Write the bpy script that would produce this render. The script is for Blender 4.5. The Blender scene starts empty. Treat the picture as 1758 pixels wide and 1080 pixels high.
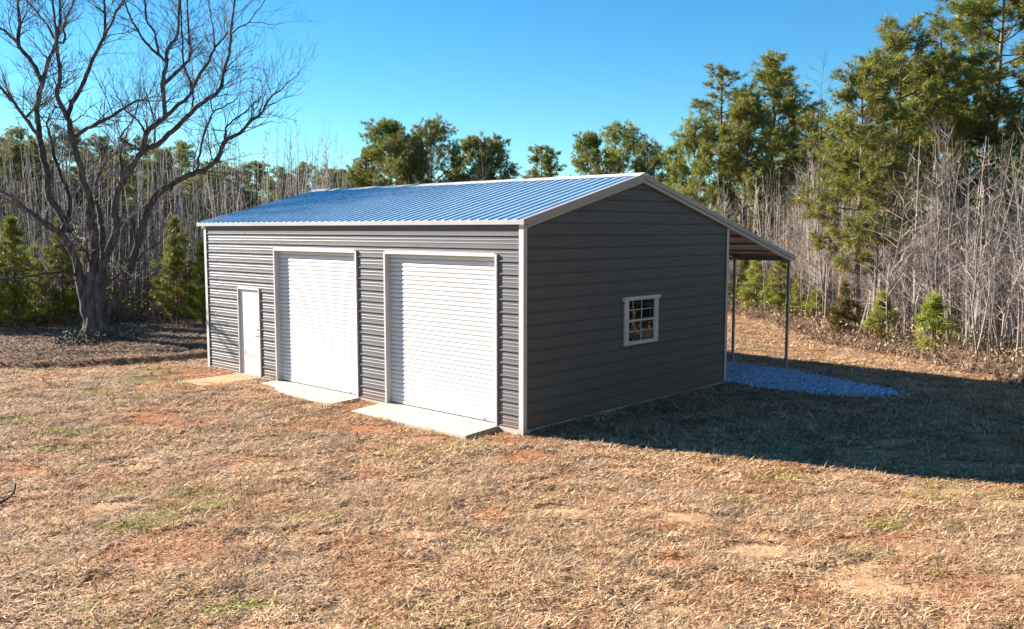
import bpy, math, random
import numpy as np
R_ = math.radians
rng = np.random.default_rng(7)
random.seed(7)
scene = bpy.context.scene
COL = scene.collection

# ------------------------------------------------------------------ camera
cam_d = bpy.data.cameras.new('camera')
cam_d.sensor_width = 36.0
cam_d.lens = 36.0 * 1530.28 / 1758.0
cam_d.clip_start = 0.1
cam_d.clip_end = 2000.0
cam = bpy.data.objects.new('camera', cam_d)
COL.objects.link(cam)
cam.location = (10.274, -11.48, 3.51)
cam.rotation_euler = (math.pi / 2 - 0.095, 0.0, 0.7427)
scene.camera = cam

# ------------------------------------------------------------------ sky, sun, exposure
SUN_AZ, SUN_EL = R_(18.0), R_(23.5)          # light travels +X and a little +Y
world = bpy.data.worlds.new('World')
scene.world = world
world.use_nodes = True
wn = world.node_tree.nodes
wl = world.node_tree.links
for n in list(wn):
    wn.remove(n)
w_out = wn.new('ShaderNodeOutputWorld')
w_bg = wn.new('ShaderNodeBackground')
w_sky = wn.new('ShaderNodeTexSky')
w_sky.sky_type = 'NISHITA'
w_sky.sun_disc = False
w_sky.sun_elevation = SUN_EL
w_sky.sun_rotation = R_(270.0) - SUN_AZ       # sun stands towards -X, slightly -Y
w_sky.altitude = 200.0
w_sky.air_density = 1.0
w_sky.dust_density = 0.0
w_sky.ozone_density = 3.0
w_hs = wn.new('ShaderNodeHueSaturation')
w_hs.inputs['Saturation'].default_value = 1.28
w_hs.inputs['Hue'].default_value = 0.498
w_bg.inputs['Strength'].default_value = 0.053
wl.new(w_sky.outputs['Color'], w_hs.inputs['Color'])
w_mx = wn.new('ShaderNodeMix'); w_mx.data_type = 'RGBA'; w_mx.blend_type = 'MULTIPLY'; w_mx.inputs['Factor'].default_value = 1.0
w_mx.inputs['B'].default_value = (0.64, 0.95, 1.0, 1.0)        # the deep azure of this winter sky, the same all round
wl.new(w_hs.outputs['Color'], w_mx.inputs['A'])
wl.new(w_mx.outputs['Result'], w_bg.inputs['Color'])
wl.new(w_bg.outputs['Background'], w_out.inputs['Surface'])

sun_d = bpy.data.lights.new('sun', 'SUN')
sun_d.energy = 5.0
sun_d.angle = R_(0.5)
sun_d.color = (1.0, 0.94, 0.86)
sun = bpy.data.objects.new('sun', sun_d)
COL.objects.link(sun)
from mathutils import Vector
sdir = Vector((math.cos(SUN_EL) * math.cos(SUN_AZ), math.cos(SUN_EL) * math.sin(SUN_AZ), -math.sin(SUN_EL)))
sun.rotation_euler = sdir.to_track_quat('-Z', 'Y').to_euler()
sun.location = (-30, -10, 30)

scene.view_settings.view_transform = 'Standard'
scene.view_settings.look = 'None'
scene.view_settings.gamma = 1.0
scene.view_settings.exposure = 1.85
scene.view_settings.use_curve_mapping = False
scene.render.engine = 'CYCLES'
scene.cycles.max_bounces = 6
scene.cycles.diffuse_bounces = 3
scene.cycles.transparent_max_bounces = 8
scene.cycles.use_denoising = True
scene.cycles.denoising_prefilter = 'ACCURATE'
scene.cycles.use_adaptive_sampling = False

# ------------------------------------------------------------------ helpers
def mesh_np(name, V, F, mat, tint=None, smooth=False):
    """one mesh from numpy arrays; F is an (n,k) array or a list of such arrays"""
    V = np.asarray(V, dtype=np.float32)
    Fs = F if isinstance(F, list) else [F]
    Fs = [np.asarray(f, dtype=np.int32) for f in Fs if len(f)]
    loops = np.concatenate([f.ravel() for f in Fs])
    tot = np.concatenate([np.full(len(f), f.shape[1], dtype=np.int32) for f in Fs])
    start = np.concatenate([[0], np.cumsum(tot)[:-1]]).astype(np.int32)
    me = bpy.data.meshes.new(name)
    me.vertices.add(len(V)); me.vertices.foreach_set('co', V.ravel())
    me.loops.add(len(loops)); me.loops.foreach_set('vertex_index', loops)
    me.polygons.add(len(tot)); me.polygons.foreach_set('loop_start', start)
    me.polygons.foreach_set('loop_total', tot)
    me.polygons.foreach_set('use_smooth', np.full(len(tot), bool(smooth)))
    if tint is not None:
        a = me.color_attributes.new('tint', 'FLOAT_COLOR', 'POINT')
        t = np.ones((len(V), 4), dtype=np.float32); t[:, :tint.shape[1]] = tint
        a.data.foreach_set('color', t.ravel())
    me.update(calc_edges=True)
    if mat is not None:
        me.materials.append(mat)
    return me

def link(name, me, parent=None, loc=None, rz=None):
    o = bpy.data.objects.new(name, me)
    COL.objects.link(o)
    if parent is not None:
        o.parent = parent
    if loc is not None:
        o.location = loc
    if rz is not None:
        o.rotation_euler = (0, 0, rz)
    return o

def tag(o, label=None, cat=None, group=None, kind=None):
    if label: o['label'] = label
    if cat: o['category'] = cat
    if group: o['group'] = group
    if kind: o['kind'] = kind
    return o

def empty(name, loc=(0, 0, 0), rz=0.0):
    o = bpy.data.objects.new(name, None)
    COL.objects.link(o)
    o.location = loc
    o.rotation_euler = (0, 0, rz)
    o.empty_display_size = 0.2
    return o

class MB:
    """collects shapes for one mesh"""
    def __init__(self):
        self.V = []; self.F = {}; self.n = 0
    def add(self, V, F):
        V = np.asarray(V, float); F = np.asarray(F, int)
        self.V.append(V); self.F.setdefault(F.shape[1], []).append(F + self.n); self.n += len(V)
        return self
    def box(self, a, b):
        (x0, y0, z0), (x1, y1, z1) = a, b
        V = [(x0,y0,z0),(x1,y0,z0),(x1,y1,z0),(x0,y1,z0),(x0,y0,z1),(x1,y0,z1),(x1,y1,z1),(x0,y1,z1)]
        return self.add(V, [(0,3,2,1),(4,5,6,7),(0,1,5,4),(1,2,6,5),(2,3,7,6),(3,0,4,7)])
    def bevbox(self, a, b, c=0.004):
        """box with chamfered long edges (octagonal section along its longest axis)"""
        a = np.array(a, float); b = np.array(b, float); ax = int(np.argmax(b - a)); o = [i for i in range(3) if i != ax]
        u0, u1, v0, v1 = a[o[0]], b[o[0]], a[o[1]], b[o[1]]
        sec = [(u0+c,v0),(u1-c,v0),(u1,v0+c),(u1,v1-c),(u1-c,v1),(u0+c,v1),(u0,v1-c),(u0,v0+c)]
        V = []
        for e in (a[ax], b[ax]):
            for (u, v) in sec:
                p = [0, 0, 0]; p[ax] = e; p[o[0]] = u; p[o[1]] = v; V.append(p)
        flip = ax == 1
        q = [(i, (i+1) % 8, 8+(i+1) % 8, 8+i) for i in range(8)]
        caps = [tuple(range(7, -1, -1)), tuple(range(8, 16))]
        if flip:
            q = [f[::-1] for f in q]; caps = [f[::-1] for f in caps]
        n0 = self.n
        self.add(V, q)
        self.F.setdefault(8, []).append(np.array(caps) + n0)
        return self
    def prism(self, P0, P1):
        """two matching rings of points -> side quads and end caps"""
        n = len(P0); n0 = self.n
        self.add(list(P0) + list(P1), [(i, (i+1) % n, n+(i+1) % n, n+i) for i in range(n)])
        self.F.setdefault(n, []).append(np.array([tuple(range(n-1, -1, -1)), tuple(range(n, 2*n))]) + n0)
        return self
    def tube(self, P, r, sides=6):
        V, F = tube(np.asarray(P, float), np.asarray(r, float) * np.ones(len(P)), sides)
        n0 = self.n
        self.add(V, F)
        self.F.setdefault(sides, []).append(np.array([tuple(range(sides-1, -1, -1)), tuple(range(len(V)-sides, len(V)))]) + n0)
        return self
    def mesh(self, name, mat, smooth=False, tint=None):
        return mesh_np(name, np.concatenate(self.V), [np.concatenate(f) for f in self.F.values()], mat, smooth=smooth, tint=tint)
    def build(self, name, mat, parent=None, smooth=False):
        return link(name, self.mesh(name, mat, smooth), parent)

def tube(P, r, sides):
    n = len(P)
    T = np.empty_like(P)
    T[1:-1] = P[2:] - P[:-2]; T[0] = P[1] - P[0]; T[-1] = P[-1] - P[-2]
    T /= np.linalg.norm(T, axis=1)[:, None] + 1e-9
    ref = np.array([0., 0., 1.]) if abs(T[:, 2]).mean() < 0.8 else np.array([1., 0., 0.])
    A = np.cross(T, ref); A /= np.linalg.norm(A, axis=1)[:, None] + 1e-9
    Bn = np.cross(T, A)
    ang = np.arange(sides) * 2 * math.pi / sides
    V = (P[:, None, :] + r[:, None, None] * (np.cos(ang)[None, :, None] * A[:, None, :] + np.sin(ang)[None, :, None] * Bn[:, None, :])).reshape(-1, 3)
    i = np.arange(n - 1)[:, None] * sides; j = np.arange(sides)[None, :]; k = (j + 1) % sides
    F = np.stack([i + j, i + k, i + sides + k, i + sides + j], axis=-1).reshape(-1, 4)
    return V, F

def _hash(ix, iy, s):
    h = (ix.astype(np.int64) * 374761393 + iy.astype(np.int64) * 668265263 + s * 974711) & 0x7fffffff
    h = ((h ^ (h >> 13)) * 1274126177) & 0x7fffffff
    return ((h ^ (h >> 16)) & 0xffff) / 65535.0
def vnoise(x, y, s=0):
    ix = np.floor(x).astype(int); iy = np.floor(y).astype(int); fx = x - ix; fy = y - iy
    fx = fx * fx * (3 - 2 * fx); fy = fy * fy * (3 - 2 * fy)
    return (_hash(ix, iy, s) * (1 - fx) + _hash(ix + 1, iy, s) * fx) * (1 - fy) + (_hash(ix, iy + 1, s) * (1 - fx) + _hash(ix + 1, iy + 1, s) * fx) * fy
def fbm(x, y, s=0, o=4):
    t = 0; a = 0.5; tot = 0
    for k in range(o):
        t = t + a * vnoise(x * 2 ** k, y * 2 ** k, s + k * 17); tot += a; a *= 0.55
    return t / tot
def sstep(a, b, x):
    t = np.clip((x - a) / (b - a), 0, 1); return t * t * (3 - 2 * t)

# ------------------------------------------------------------------ materials
def mat_new(name):
    m = bpy.data.materials.new(name); m.use_nodes = True
    nt = m.node_tree
    return m, nt.nodes, nt.links, nt.nodes['Principled BSDF']
def P(b, **kw):
    for k, v in kw.items():
        b.inputs[k.replace('_', ' ')].default_value = v
def painted(name, col, rough=0.4, metallic=0.0, var=0.12, scale=3.0, bump=0.0, bscale=40.0, spec=0.5, stretch=(1, 1, 1), dirt=None):
    m, N, L, b = mat_new(name)
    tc = N.new('ShaderNodeTexCoord'); mp = N.new('ShaderNodeMapping')
    geo = N.new('ShaderNodeNewGeometry')
    mp.inputs['Scale'].default_value = stretch
    L.new(geo.outputs['Position'], mp.inputs['Vector'])
    nz = N.new('ShaderNodeTexNoise'); nz.inputs['Scale'].default_value = scale; nz.inputs['Detail'].default_value = 6
    L.new(mp.outputs['Vector'], nz.inputs['Vector'])
    cr = N.new('ShaderNodeValToRGB')
    cr.color_ramp.elements[0].position = 0.3; cr.color_ramp.elements[1].position = 0.7
    cr.color_ramp.elements[0].color = tuple(c * (1 - var) for c in col) + (1,)
    cr.color_ramp.elements[1].color = tuple(min(1, c * (1 + var)) for c in col) + (1,)
    L.new(nz.outputs['Fac'], cr.inputs['Fac'])
    out = cr.outputs['Color']
    if dirt is not None:                       # clay splashed up from the ground: (colour, height)
        dc, dh, amt = dirt
        sx = N.new('ShaderNodeSeparateXYZ'); L.new(geo.outputs['Position'], sx.inputs['Vector'])
        mr = N.new('ShaderNodeMapRange'); mr.inputs['From Min'].default_value = -0.1; mr.inputs['From Max'].default_value = dh
        mr.inputs['To Min'].default_value = amt; mr.inputs['To Max'].default_value = 0.0
        L.new(sx.outputs['Z'], mr.inputs['Value'])
        n2 = N.new('ShaderNodeTexNoise'); n2.inputs['Scale'].default_value = 2.2; n2.inputs['Detail'].default_value = 8
        L.new(geo.outputs['Position'], n2.inputs['Vector'])
        mu = N.new('ShaderNodeMath'); mu.operation = 'MULTIPLY'
        L.new(mr.outputs['Result'], mu.inputs[0]); L.new(n2.outputs['Fac'], mu.inputs[1])
        mx = N.new('ShaderNodeMix'); mx.data_type = 'RGBA'; mx.inputs['B'].default_value = tuple(dc) + (1,)
        L.new(mu.outputs['Value'], mx.inputs['Factor']); L.new(out, mx.inputs['A']); out = mx.outputs['Result']
    L.new(out, b.inputs['Base Color'])
    rr = N.new('ShaderNodeMapRange'); rr.inputs['To Min'].default_value = rough * 0.85; rr.inputs['To Max'].default_value = min(1, rough * 1.2)
    L.new(nz.outputs['Fac'], rr.inputs['Value']); L.new(rr.outputs['Result'], b.inputs['Roughness'])
    P(b, Metallic=metallic, Specular_IOR_Level=spec)
    if bump:
        n3 = N.new('ShaderNodeTexNoise'); n3.inputs['Scale'].default_value = bscale; n3.inputs['Detail'].default_value = 4
        L.new(mp.outputs['Vector'], n3.inputs['Vector'])
        bp = N.new('ShaderNodeBump'); bp.inputs['Strength'].default_value = bump; bp.inputs['Distance'].default_value = 0.01
        L.new(n3.outputs['Fac'], bp.inputs['Height']); L.new(bp.outputs['Normal'], b.inputs['Normal'])
    return m
def tinted(name, col, rough=0.8, obj_var=0.15, spec=0.2, trans=0.0, noise=0.0, nscale=6.0, bump=0.0, hue_var=0.0):
    """base colour times the per-piece tint attribute, with a small change from object to object"""
    m, N, L, b = mat_new(name)
    at = N.new('ShaderNodeAttribute'); at.attribute_name = 'tint'
    mx = N.new('ShaderNodeMix'); mx.data_type = 'RGBA'; mx.blend_type = 'MULTIPLY'; mx.inputs['Factor'].default_value = 1.0
    mx.inputs['A'].default_value = tuple(col) + (1,)
    L.new(at.outputs['Color'], mx.inputs['B'])
    oi = N.new('ShaderNodeObjectInfo')
    hs = N.new('ShaderNodeHueSaturation')
    mr = N.new('ShaderNodeMapRange'); mr.inputs['To Min'].default_value = 1 - obj_var; mr.inputs['To Max'].default_value = 1 + obj_var
    L.new(oi.outputs['Random'], mr.inputs['Value']); L.new(mr.outputs['Result'], hs.inputs['Value'])
    if hue_var:
        m2 = N.new('ShaderNodeMapRange'); m2.inputs['To Min'].default_value = 0.5 - hue_var; m2.inputs['To Max'].default_value = 0.5 + hue_var
        L.new(oi.outputs['Random'], m2.inputs['Value']); L.new(m2.outputs['Result'], hs.inputs['Hue'])
    L.new(mx.outputs['Result'], hs.inputs['Color'])
    out = hs.outputs['Color']
    geo = N.new('ShaderNodeNewGeometry')
    if noise:
        nz = N.new('ShaderNodeTexNoise'); nz.inputs['Scale'].default_value = nscale; nz.inputs['Detail'].default_value = 6
        tc = N.new('ShaderNodeTexCoord'); mp = N.new('ShaderNodeMapping'); mp.inputs['Scale'].default_value = (1, 1, 0.25)
        L.new(tc.outputs['Object'], mp.inputs['Vector']); L.new(mp.outputs['Vector'], nz.inputs['Vector'])
        m3 = N.new('ShaderNodeMapRange'); m3.inputs['From Min'].default_value = 0.3; m3.inputs['From Max'].default_value = 0.7
        m3.inputs['To Min'].default_value = 1 - noise; m3.inputs['To Max'].default_value = 1 + noise
        L.new(nz.outputs['Fac'], m3.inputs['Value'])
        h2 = N.new('ShaderNodeHueSaturation'); L.new(m3.outputs['Result'], h2.inputs['Value']); L.new(out, h2.inputs['Color'])
        out = h2.outputs['Color']
        if bump:
            bp = N.new('ShaderNodeBump'); bp.inputs['Strength'].default_value = bump; bp.inputs['Distance'].default_value = 0.03
            L.new(nz.outputs['Fac'], bp.inputs['Height']); L.new(bp.outputs['Normal'], b.inputs['Normal'])
    L.new(out, b.inputs['Base Color'])
    P(b, Roughness=rough, Specular_IOR_Level=spec)
    if trans:
        tr = N.new('ShaderNodeBsdfTranslucent'); ms = N.new('ShaderNodeMixShader'); ms.inputs['Fac'].default_value = trans
        L.new(out, tr.inputs['Color']); L.new(b.outputs['BSDF'], ms.inputs[1]); L.new(tr.outputs['BSDF'], ms.inputs[2])
        L.new(ms.outputs['Shader'], N['Material Output'].inputs['Surface'])
    return m

CLAY = (0.30, 0.105, 0.04)
M = {}
M['siding'] = painted('siding_paint', (0.126, 0.120, 0.122), rough=0.5, var=0.05, scale=1.3, spec=0.25, dirt=(CLAY, 0.35, 0.75))
M['trim'] = painted('trim_paint', (0.40, 0.365, 0.345), rough=0.38, var=0.04, scale=2.0, dirt=(CLAY, 0.2, 0.6))
M['white'] = painted('white_paint', (0.60, 0.60, 0.60), rough=0.35, var=0.02, scale=2.0, dirt=(CLAY, 0.12, 0.35))
M['roof'] = painted('roof_sheet', (0.54, 0.73, 0.83), rough=0.26, metallic=0.4, var=0.06, scale=1.5)
M['under'] = painted('roof_underside', (0.42, 0.31, 0.24), rough=0.5, var=0.08)
M['ridge'] = painted('ridge_cap_paint', (0.62, 0.58, 0.53), rough=0.35, var=0.04)
M['steel'] = painted('galvanized_steel', (0.33, 0.33, 0.34), rough=0.42, metallic=0.6, var=0.12, scale=8)
M['concrete'] = painted('concrete', (0.46, 0.40, 0.33), rough=0.85, var=0.10, scale=1.6, bump=0.25, bscale=60, spec=0.2)
M['concrete_clay'] = painted('clay_stained_concrete', (0.50, 0.275, 0.14), rough=0.88, var=0.16, scale=1.8, bump=0.25, bscale=60, spec=0.2)
M['knob'] = painted('brushed_metal', (0.5, 0.48, 0.45), rough=0.3, metallic=1.0)
M['rubber'] = painted('rubber_seal', (0.03, 0.03, 0.03), rough=0.7)
m, N, L, b = mat_new('window_glass')
gl = N.new('ShaderNodeBsdfGlossy'); gl.inputs['Roughness'].default_value = 0.01
tp = N.new('ShaderNodeBsdfTransparent'); tp.inputs['Color'].default_value = (0.82, 0.87, 0.85, 1)
fr = N.new('ShaderNodeFresnel'); fr.inputs['IOR'].default_value = 1.75
ms = N.new('ShaderNodeMixShader')
L.new(fr.outputs['Fac'], ms.inputs['Fac']); L.new(tp.outputs['BSDF'], ms.inputs[1]); L.new(gl.outputs['BSDF'], ms.inputs[2])
L.new(ms.outputs['Shader'], N['Material Output'].inputs['Surface'])
M['glass'] = m
M['bark'] = tinted('dark_bark', (0.080, 0.066, 0.060), rough=0.9, noise=0.6, nscale=11, bump=1.0)
M['pale_bark'] = tinted('pale_bark', (0.30, 0.245, 0.205), rough=0.85, obj_var=0.65, noise=0.25, nscale=5)
M['grey_bark'] = tinted('grey_bark', (0.19, 0.165, 0.145), rough=0.85, obj_var=0.4, noise=0.25, nscale=5)
M['pine_bark'] = tinted('pine_bark', (0.16, 0.12, 0.09), rough=0.9, obj_var=0.2, noise=0.4, nscale=10)
M['needles'] = tinted('pine_needles', (0.225, 0.225, 0.042), rough=0.5, obj_var=0.18, spec=0.35, trans=0.25, hue_var=0.012)
M['young_needles'] = tinted('young_pine_needles', (0.26, 0.27, 0.045), rough=0.5, obj_var=0.2, spec=0.3, trans=0.3, hue_var=0.012)
M['cedar'] = tinted('cedar_foliage', (0.17, 0.13, 0.045), rough=0.7, obj_var=0.1, trans=0.2)
M['straw'] = tinted('dry_grass', (1.24, 1.08, 0.92), rough=0.75, obj_var=0.0, spec=0.25, trans=0.15)
M['litter'] = tinted('leaf_litter', (1, 1, 1), rough=0.85, obj_var=0.0, spec=0.15)
M['gravel'] = tinted('crushed_stone', (0.40, 0.49, 0.62), rough=0.8, obj_var=0.0)

# ------------------------------------------------------------------ ground
L_, W_ = 10.85, 7.06                     # length of the front wall (along -X), depth of the end wall (along +Y)
BANK = np.array([(-20., -12.), (-16.6, -5.2), (-14.0, -3.3), (-12.95, -1.6), (-12.5, -0.2), (-12.3, 1.2), (-12.3, 6.0), (-12.8, 30.0)])
def bank_x(y):
    return np.interp(y, BANK[:, 1], BANK[:, 0])
def gz(x, y):
    x = np.asarray(x, float); y = np.asarray(y, float)
    z = -0.10 + 0.085 * sstep(-1.0, -8.5, x)
    z = z - 0.11 * sstep(8.0, 13.0, y) * sstep(-8.0, 0.0, x)
    s = bank_x(y) - x + 0.10 * (fbm(x * 1.3, y * 1.3, 5) - 0.5)
    z = z + (0.15 * sstep(0.0, 0.17, s) + 0.05 * sstep(0.1, 3.0, s)) * sstep(14.0, 5.0, y)
    z = z + 0.055 * sstep(0.75, 0.05, x) * (x > -0.5) * (y > 0.15) * (y < 7.2)
    inside = sstep(0.0, 1.2, np.maximum(np.maximum(x - 0.0, -L_ - x), np.maximum(-y, y - 10.4)))
    z = z + (0.09 * (fbm(x * 0.35, y * 0.35, 1) - 0.5) + 0.045 * (fbm(x * 1.6, y * 1.6, 2) - 0.5)) * inside
    z = z + 0.03 * (fbm(x * 5.0, y * 5.0, 3) - 0.5) * inside
    return z
SAND = [(3.8,-2.1,.5),(4.4,-2.1,.55),(5.7,-2.4,.45),(5.5,-2.0,.3),(-3.3,-5.4,.35),(-2.9,-5.7,.35),(7.1,-2.6,.55),(7.5,1.6,.5),(6.1,1.2,.5),(3.2,-2.8,.4),(5.9,-4.4,.3),(5.0,1.2,.45),(-2.6,-7.1,.3),(-1.3,-6.7,.4),(6.8,-2.2,.4),(6.5,1.4,.4),(2.5,-.7,.35),(8.4,4.2,.5),(7.0,3.6,.4),(6.0,5.5,.5),(4.9,3.9,.4),(-5.8,-4.6,.3),(2.6,-4.6,.3),(8.3,-1.2,.5),(7.8,-.3,.4)]
GREEN = [(-.2,-6.5,.5),(-.3,-5.9,.55),(-.3,-6.9,.4),(-4.8,-6.0,.6),(-6.0,-5.6,.6),(-10.1,-2.0,.8),(-1.8,-6.3,.3),(4.4,.5,.5),(-7.4,-5.6,.6),(-10.9,-1.2,.6),(-3.4,-6.3,.4),(-.9,-5.6,.4),(2.7,-7.2,.35),(6.4,-.6,.35),(-9.5,-3.6,.8),(1.2,-5.1,.4)]
CLAYS = [(.15,-.35,.55),(-.35,-.25,.4),(-9.9,-.9,.8),(-10.4,-.5,.9),(-11.0,-.9,.7),(-10.0,-1.9,.6),(-8.2,-1.8,.7),(-7.9,-1.0,.45),(-9.3,-2.2,.7),(-4.2,-.35,.5),(-4.0,-.8,.4),(-2.4,-1.5,.6),(-6.2,-3.9,.6),(-4.9,-3.6,.5),(7.8,1.9,.45),(-7.0,-3.4,.5),(-1.0,-1.2,.5),(1.0,-1.0,.6),(8.6,1.6,.4),(5.2,-3.4,.4),(2.4,-3.6,.5),(-13.5,-4.9,.5),(-15.,-6.2,.7)]
def blobs(x, y, lst, s):
    m = np.zeros_like(x)
    wob = 0.75 + 0.9 * (fbm(x * 2.2, y * 2.2, s) - 0.5) * 2
    for (cx, cy, r) in lst:
        # streaky: stretched a little across the slope
        dx = (x - cx) * 0.7 + (y - cy) * 0.7; dy = -(x - cx) * 0.7 + (y - cy) * 0.7
        d = np.sqrt((dx / 1.5) ** 2 + (dy / 0.8) ** 2)
        m = np.maximum(m, 1 - sstep(r * 0.35 * wob, r * 1.1 * np.maximum(wob, 0.2), d))
    return m
def masks(x, y):
    clay = np.maximum(blobs(x, y, CLAYS, 31), 0.6 * sstep(0.54, 0.72, fbm(x * 0.9, y * 0.9, 41)))
    clay = np.maximum(clay, 0.6 * sstep(0.62, 0.76, fbm(x * 2.4, y * 2.4, 44)))
    sand = np.maximum(blobs(x, y, SAND, 32), 0.8 * sstep(0.66, 0.75, fbm(x * 0.8 + 9, y * 0.8, 52)) * sstep(-6, 2, x))
    green = np.maximum(0.95 * blobs(x, y, GREEN, 33), 0.35 * sstep(0.62, 0.78, fbm(x * 1.1, y * 1.1 + 5, 63)))
    edge = forest_d(x, y)
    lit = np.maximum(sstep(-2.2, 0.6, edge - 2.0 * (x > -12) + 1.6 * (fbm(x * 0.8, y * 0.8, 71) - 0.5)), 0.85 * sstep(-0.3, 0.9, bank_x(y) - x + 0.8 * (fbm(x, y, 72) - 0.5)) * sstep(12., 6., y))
    return clay, sand, green, lit
# forest edge: positive inside the woods (distance in metres)
FE = np.array([(-40., -30.), (-26., -7.), (-23.3, -1.0), (-21.3, 3.2), (-19.5, 8.0), (-17.0, 15.0), (-13.0, 22.0), (-8.5, 23.0), (-5.0, 20.6), (-1.2, 16.6), (2.2, 15.0), (5.0, 12.6), (9.0, 10.8), (14.0, 7.0), (17.5, 0.0), (19.5, -9.0), (23.0, -30.0)])
def forest_d(x, y):
    x = np.asarray(x, float); y = np.asarray(y, float)
    best = np.full(x.shape, 1e9); sign = np.zeros(x.shape)
    for (ax, ay), (bx, by) in zip(FE[:-1], FE[1:]):
        dx, dy = bx - ax, by - ay; l2 = dx * dx + dy * dy
        t = np.clip(((x - ax) * dx + (y - ay) * dy) / l2, 0, 1)
        px = x - ax - t * dx; py = y - ay - t * dy
        d = np.hypot(px, py); c = dx * (y - ay) - dy * (x - ax)
        up = d < best
        best = np.where(up, d, best); sign = np.where(up, np.sign(c), sign)
    return best * sign

def graded(lo, hi, step, far, grow=1.35):
    core = np.arange(lo, hi + 1e-6, step); a = []; s = step; p = hi
    while p < far:
        s *= grow; p += s; a.append(p)
    b_ = []; s = step; p = lo
    while p > -far:
        s *= grow; p -= s; b_.append(p)
    return np.array(b_[::-1] + core.tolist() + a)
gx = graded(-24.0, 13.0, 0.14, 900.0); gy = graded(-11.0, 17.0, 0.14, 900.0)
X, Y = np.meshgrid(gx, gy, indexing='xy')
Z = gz(X, Y)
nx, ny = len(gx), len(gy)
i = np.arange(ny - 1)[:, None] * nx; j = np.arange(nx - 1)[None, :]
F = np.stack([i + j, i + j + 1, i + nx + j + 1, i + nx + j], -1).reshape(-1, 4)
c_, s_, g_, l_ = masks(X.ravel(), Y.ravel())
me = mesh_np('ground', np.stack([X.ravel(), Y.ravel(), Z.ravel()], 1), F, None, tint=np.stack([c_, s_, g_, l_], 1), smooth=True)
m, N, L, b = mat_new('ground_soil_and_thatch')
at = N.new('ShaderNodeAttribute'); at.attribute_name = 'tint'
geo = N.new('ShaderNodeNewGeometry')
sep = N.new('ShaderNodeSeparateColor'); L.new(at.outputs['Color'], sep.inputs['Color'])
def noise(scale, detail=6, rough=0.6):
    n = N.new('ShaderNodeTexNoise'); n.inputs['Scale'].default_value = scale; n.inputs['Detail'].default_value = detail
    n.inputs['Roughness'].default_value = rough
    L.new(geo.outputs['Position'], n.inputs['Vector']); return n
def ramp(src, stops):
    r = N.new('ShaderNodeValToRGB'); e = r.color_ramp.elements
    while len(e) < len(stops): e.new(0.5)
    for k, (p, c) in enumerate(stops):
        e[k].position = p; e[k].color = tuple(c) + (1,)
    L.new(src, r.inputs['Fac']); return r.outputs['Color']
def mixc(fac, a, c):
    x = N.new('ShaderNodeMix'); x.data_type = 'RGBA'; L.new(fac, x.inputs['Factor']); L.new(a, x.inputs['A']); L.new(c, x.inputs['B']); return x.outputs['Result']
fine = noise(38, 8, 0.75); mid = noise(5, 6); big = noise(0.6, 4)
thatch = ramp(fine.outputs['Fac'], [(0.30, (0.09, 0.055, 0.035)), (0.46, (0.24, 0.15, 0.085)), (0.60, (0.38, 0.25, 0.15)), (0.75, (0.54, 0.40, 0.26))])
claycol = ramp(mid.outputs['Fac'], [(0.3, (0.24, 0.075, 0.03)), (0.55, (0.36, 0.14, 0.06)), (0.75, (0.46, 0.23, 0.11))])
sandcol = ramp(mid.outputs['Fac'], [(0.3, (0.42, 0.23, 0.12)), (0.6, (0.54, 0.35, 0.19)), (0.8, (0.60, 0.42, 0.25))])
greencol = ramp(fine.outputs['Fac'], [(0.35, (0.07, 0.075, 0.02)), (0.6, (0.20, 0.20, 0.07)), (0.75, (0.34, 0.30, 0.14))])
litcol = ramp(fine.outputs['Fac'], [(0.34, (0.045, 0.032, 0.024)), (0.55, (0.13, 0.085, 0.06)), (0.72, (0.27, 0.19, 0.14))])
o1 = mixc(sep.outputs['Green'], mixc(sep.outputs['Red'], thatch, claycol), sandcol)
o2 = mixc(sep.outputs['Blue'], o1, greencol)
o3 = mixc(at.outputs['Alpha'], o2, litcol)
L.new(o3, b.inputs['Base Color'])
P(b, Roughness=0.95, Specular_IOR_Level=0.1)
bp = N.new('ShaderNodeBump'); bp.inputs['Strength'].default_value = 0.8; bp.inputs['Distance'].default_value = 0.03
L.new(fine.outputs['Fac'], bp.inputs['Height']); L.new(bp.outputs['Normal'], b.inputs['Normal'])
me.materials.append(m)
tag(link('ground', me), kind='structure')

# ------------------------------------------------------------------ the building
SLOPE = 0.259
ZR = 4.63                                    # top of roof at the ridge
YR = W_ / 2
def roof_z(y):
    return ZR - SLOPE * np.abs(np.asarray(y, float) - YR)
PITCH = 3.5 / 15.5                           # one rib spacing of the wall sheets
garage = empty('metal_garage', (0, 0, 0))
tag(garage, 'grey metal garage with blue ribbed roof, two white roll-up doors and open lean-to', 'garage')

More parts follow.
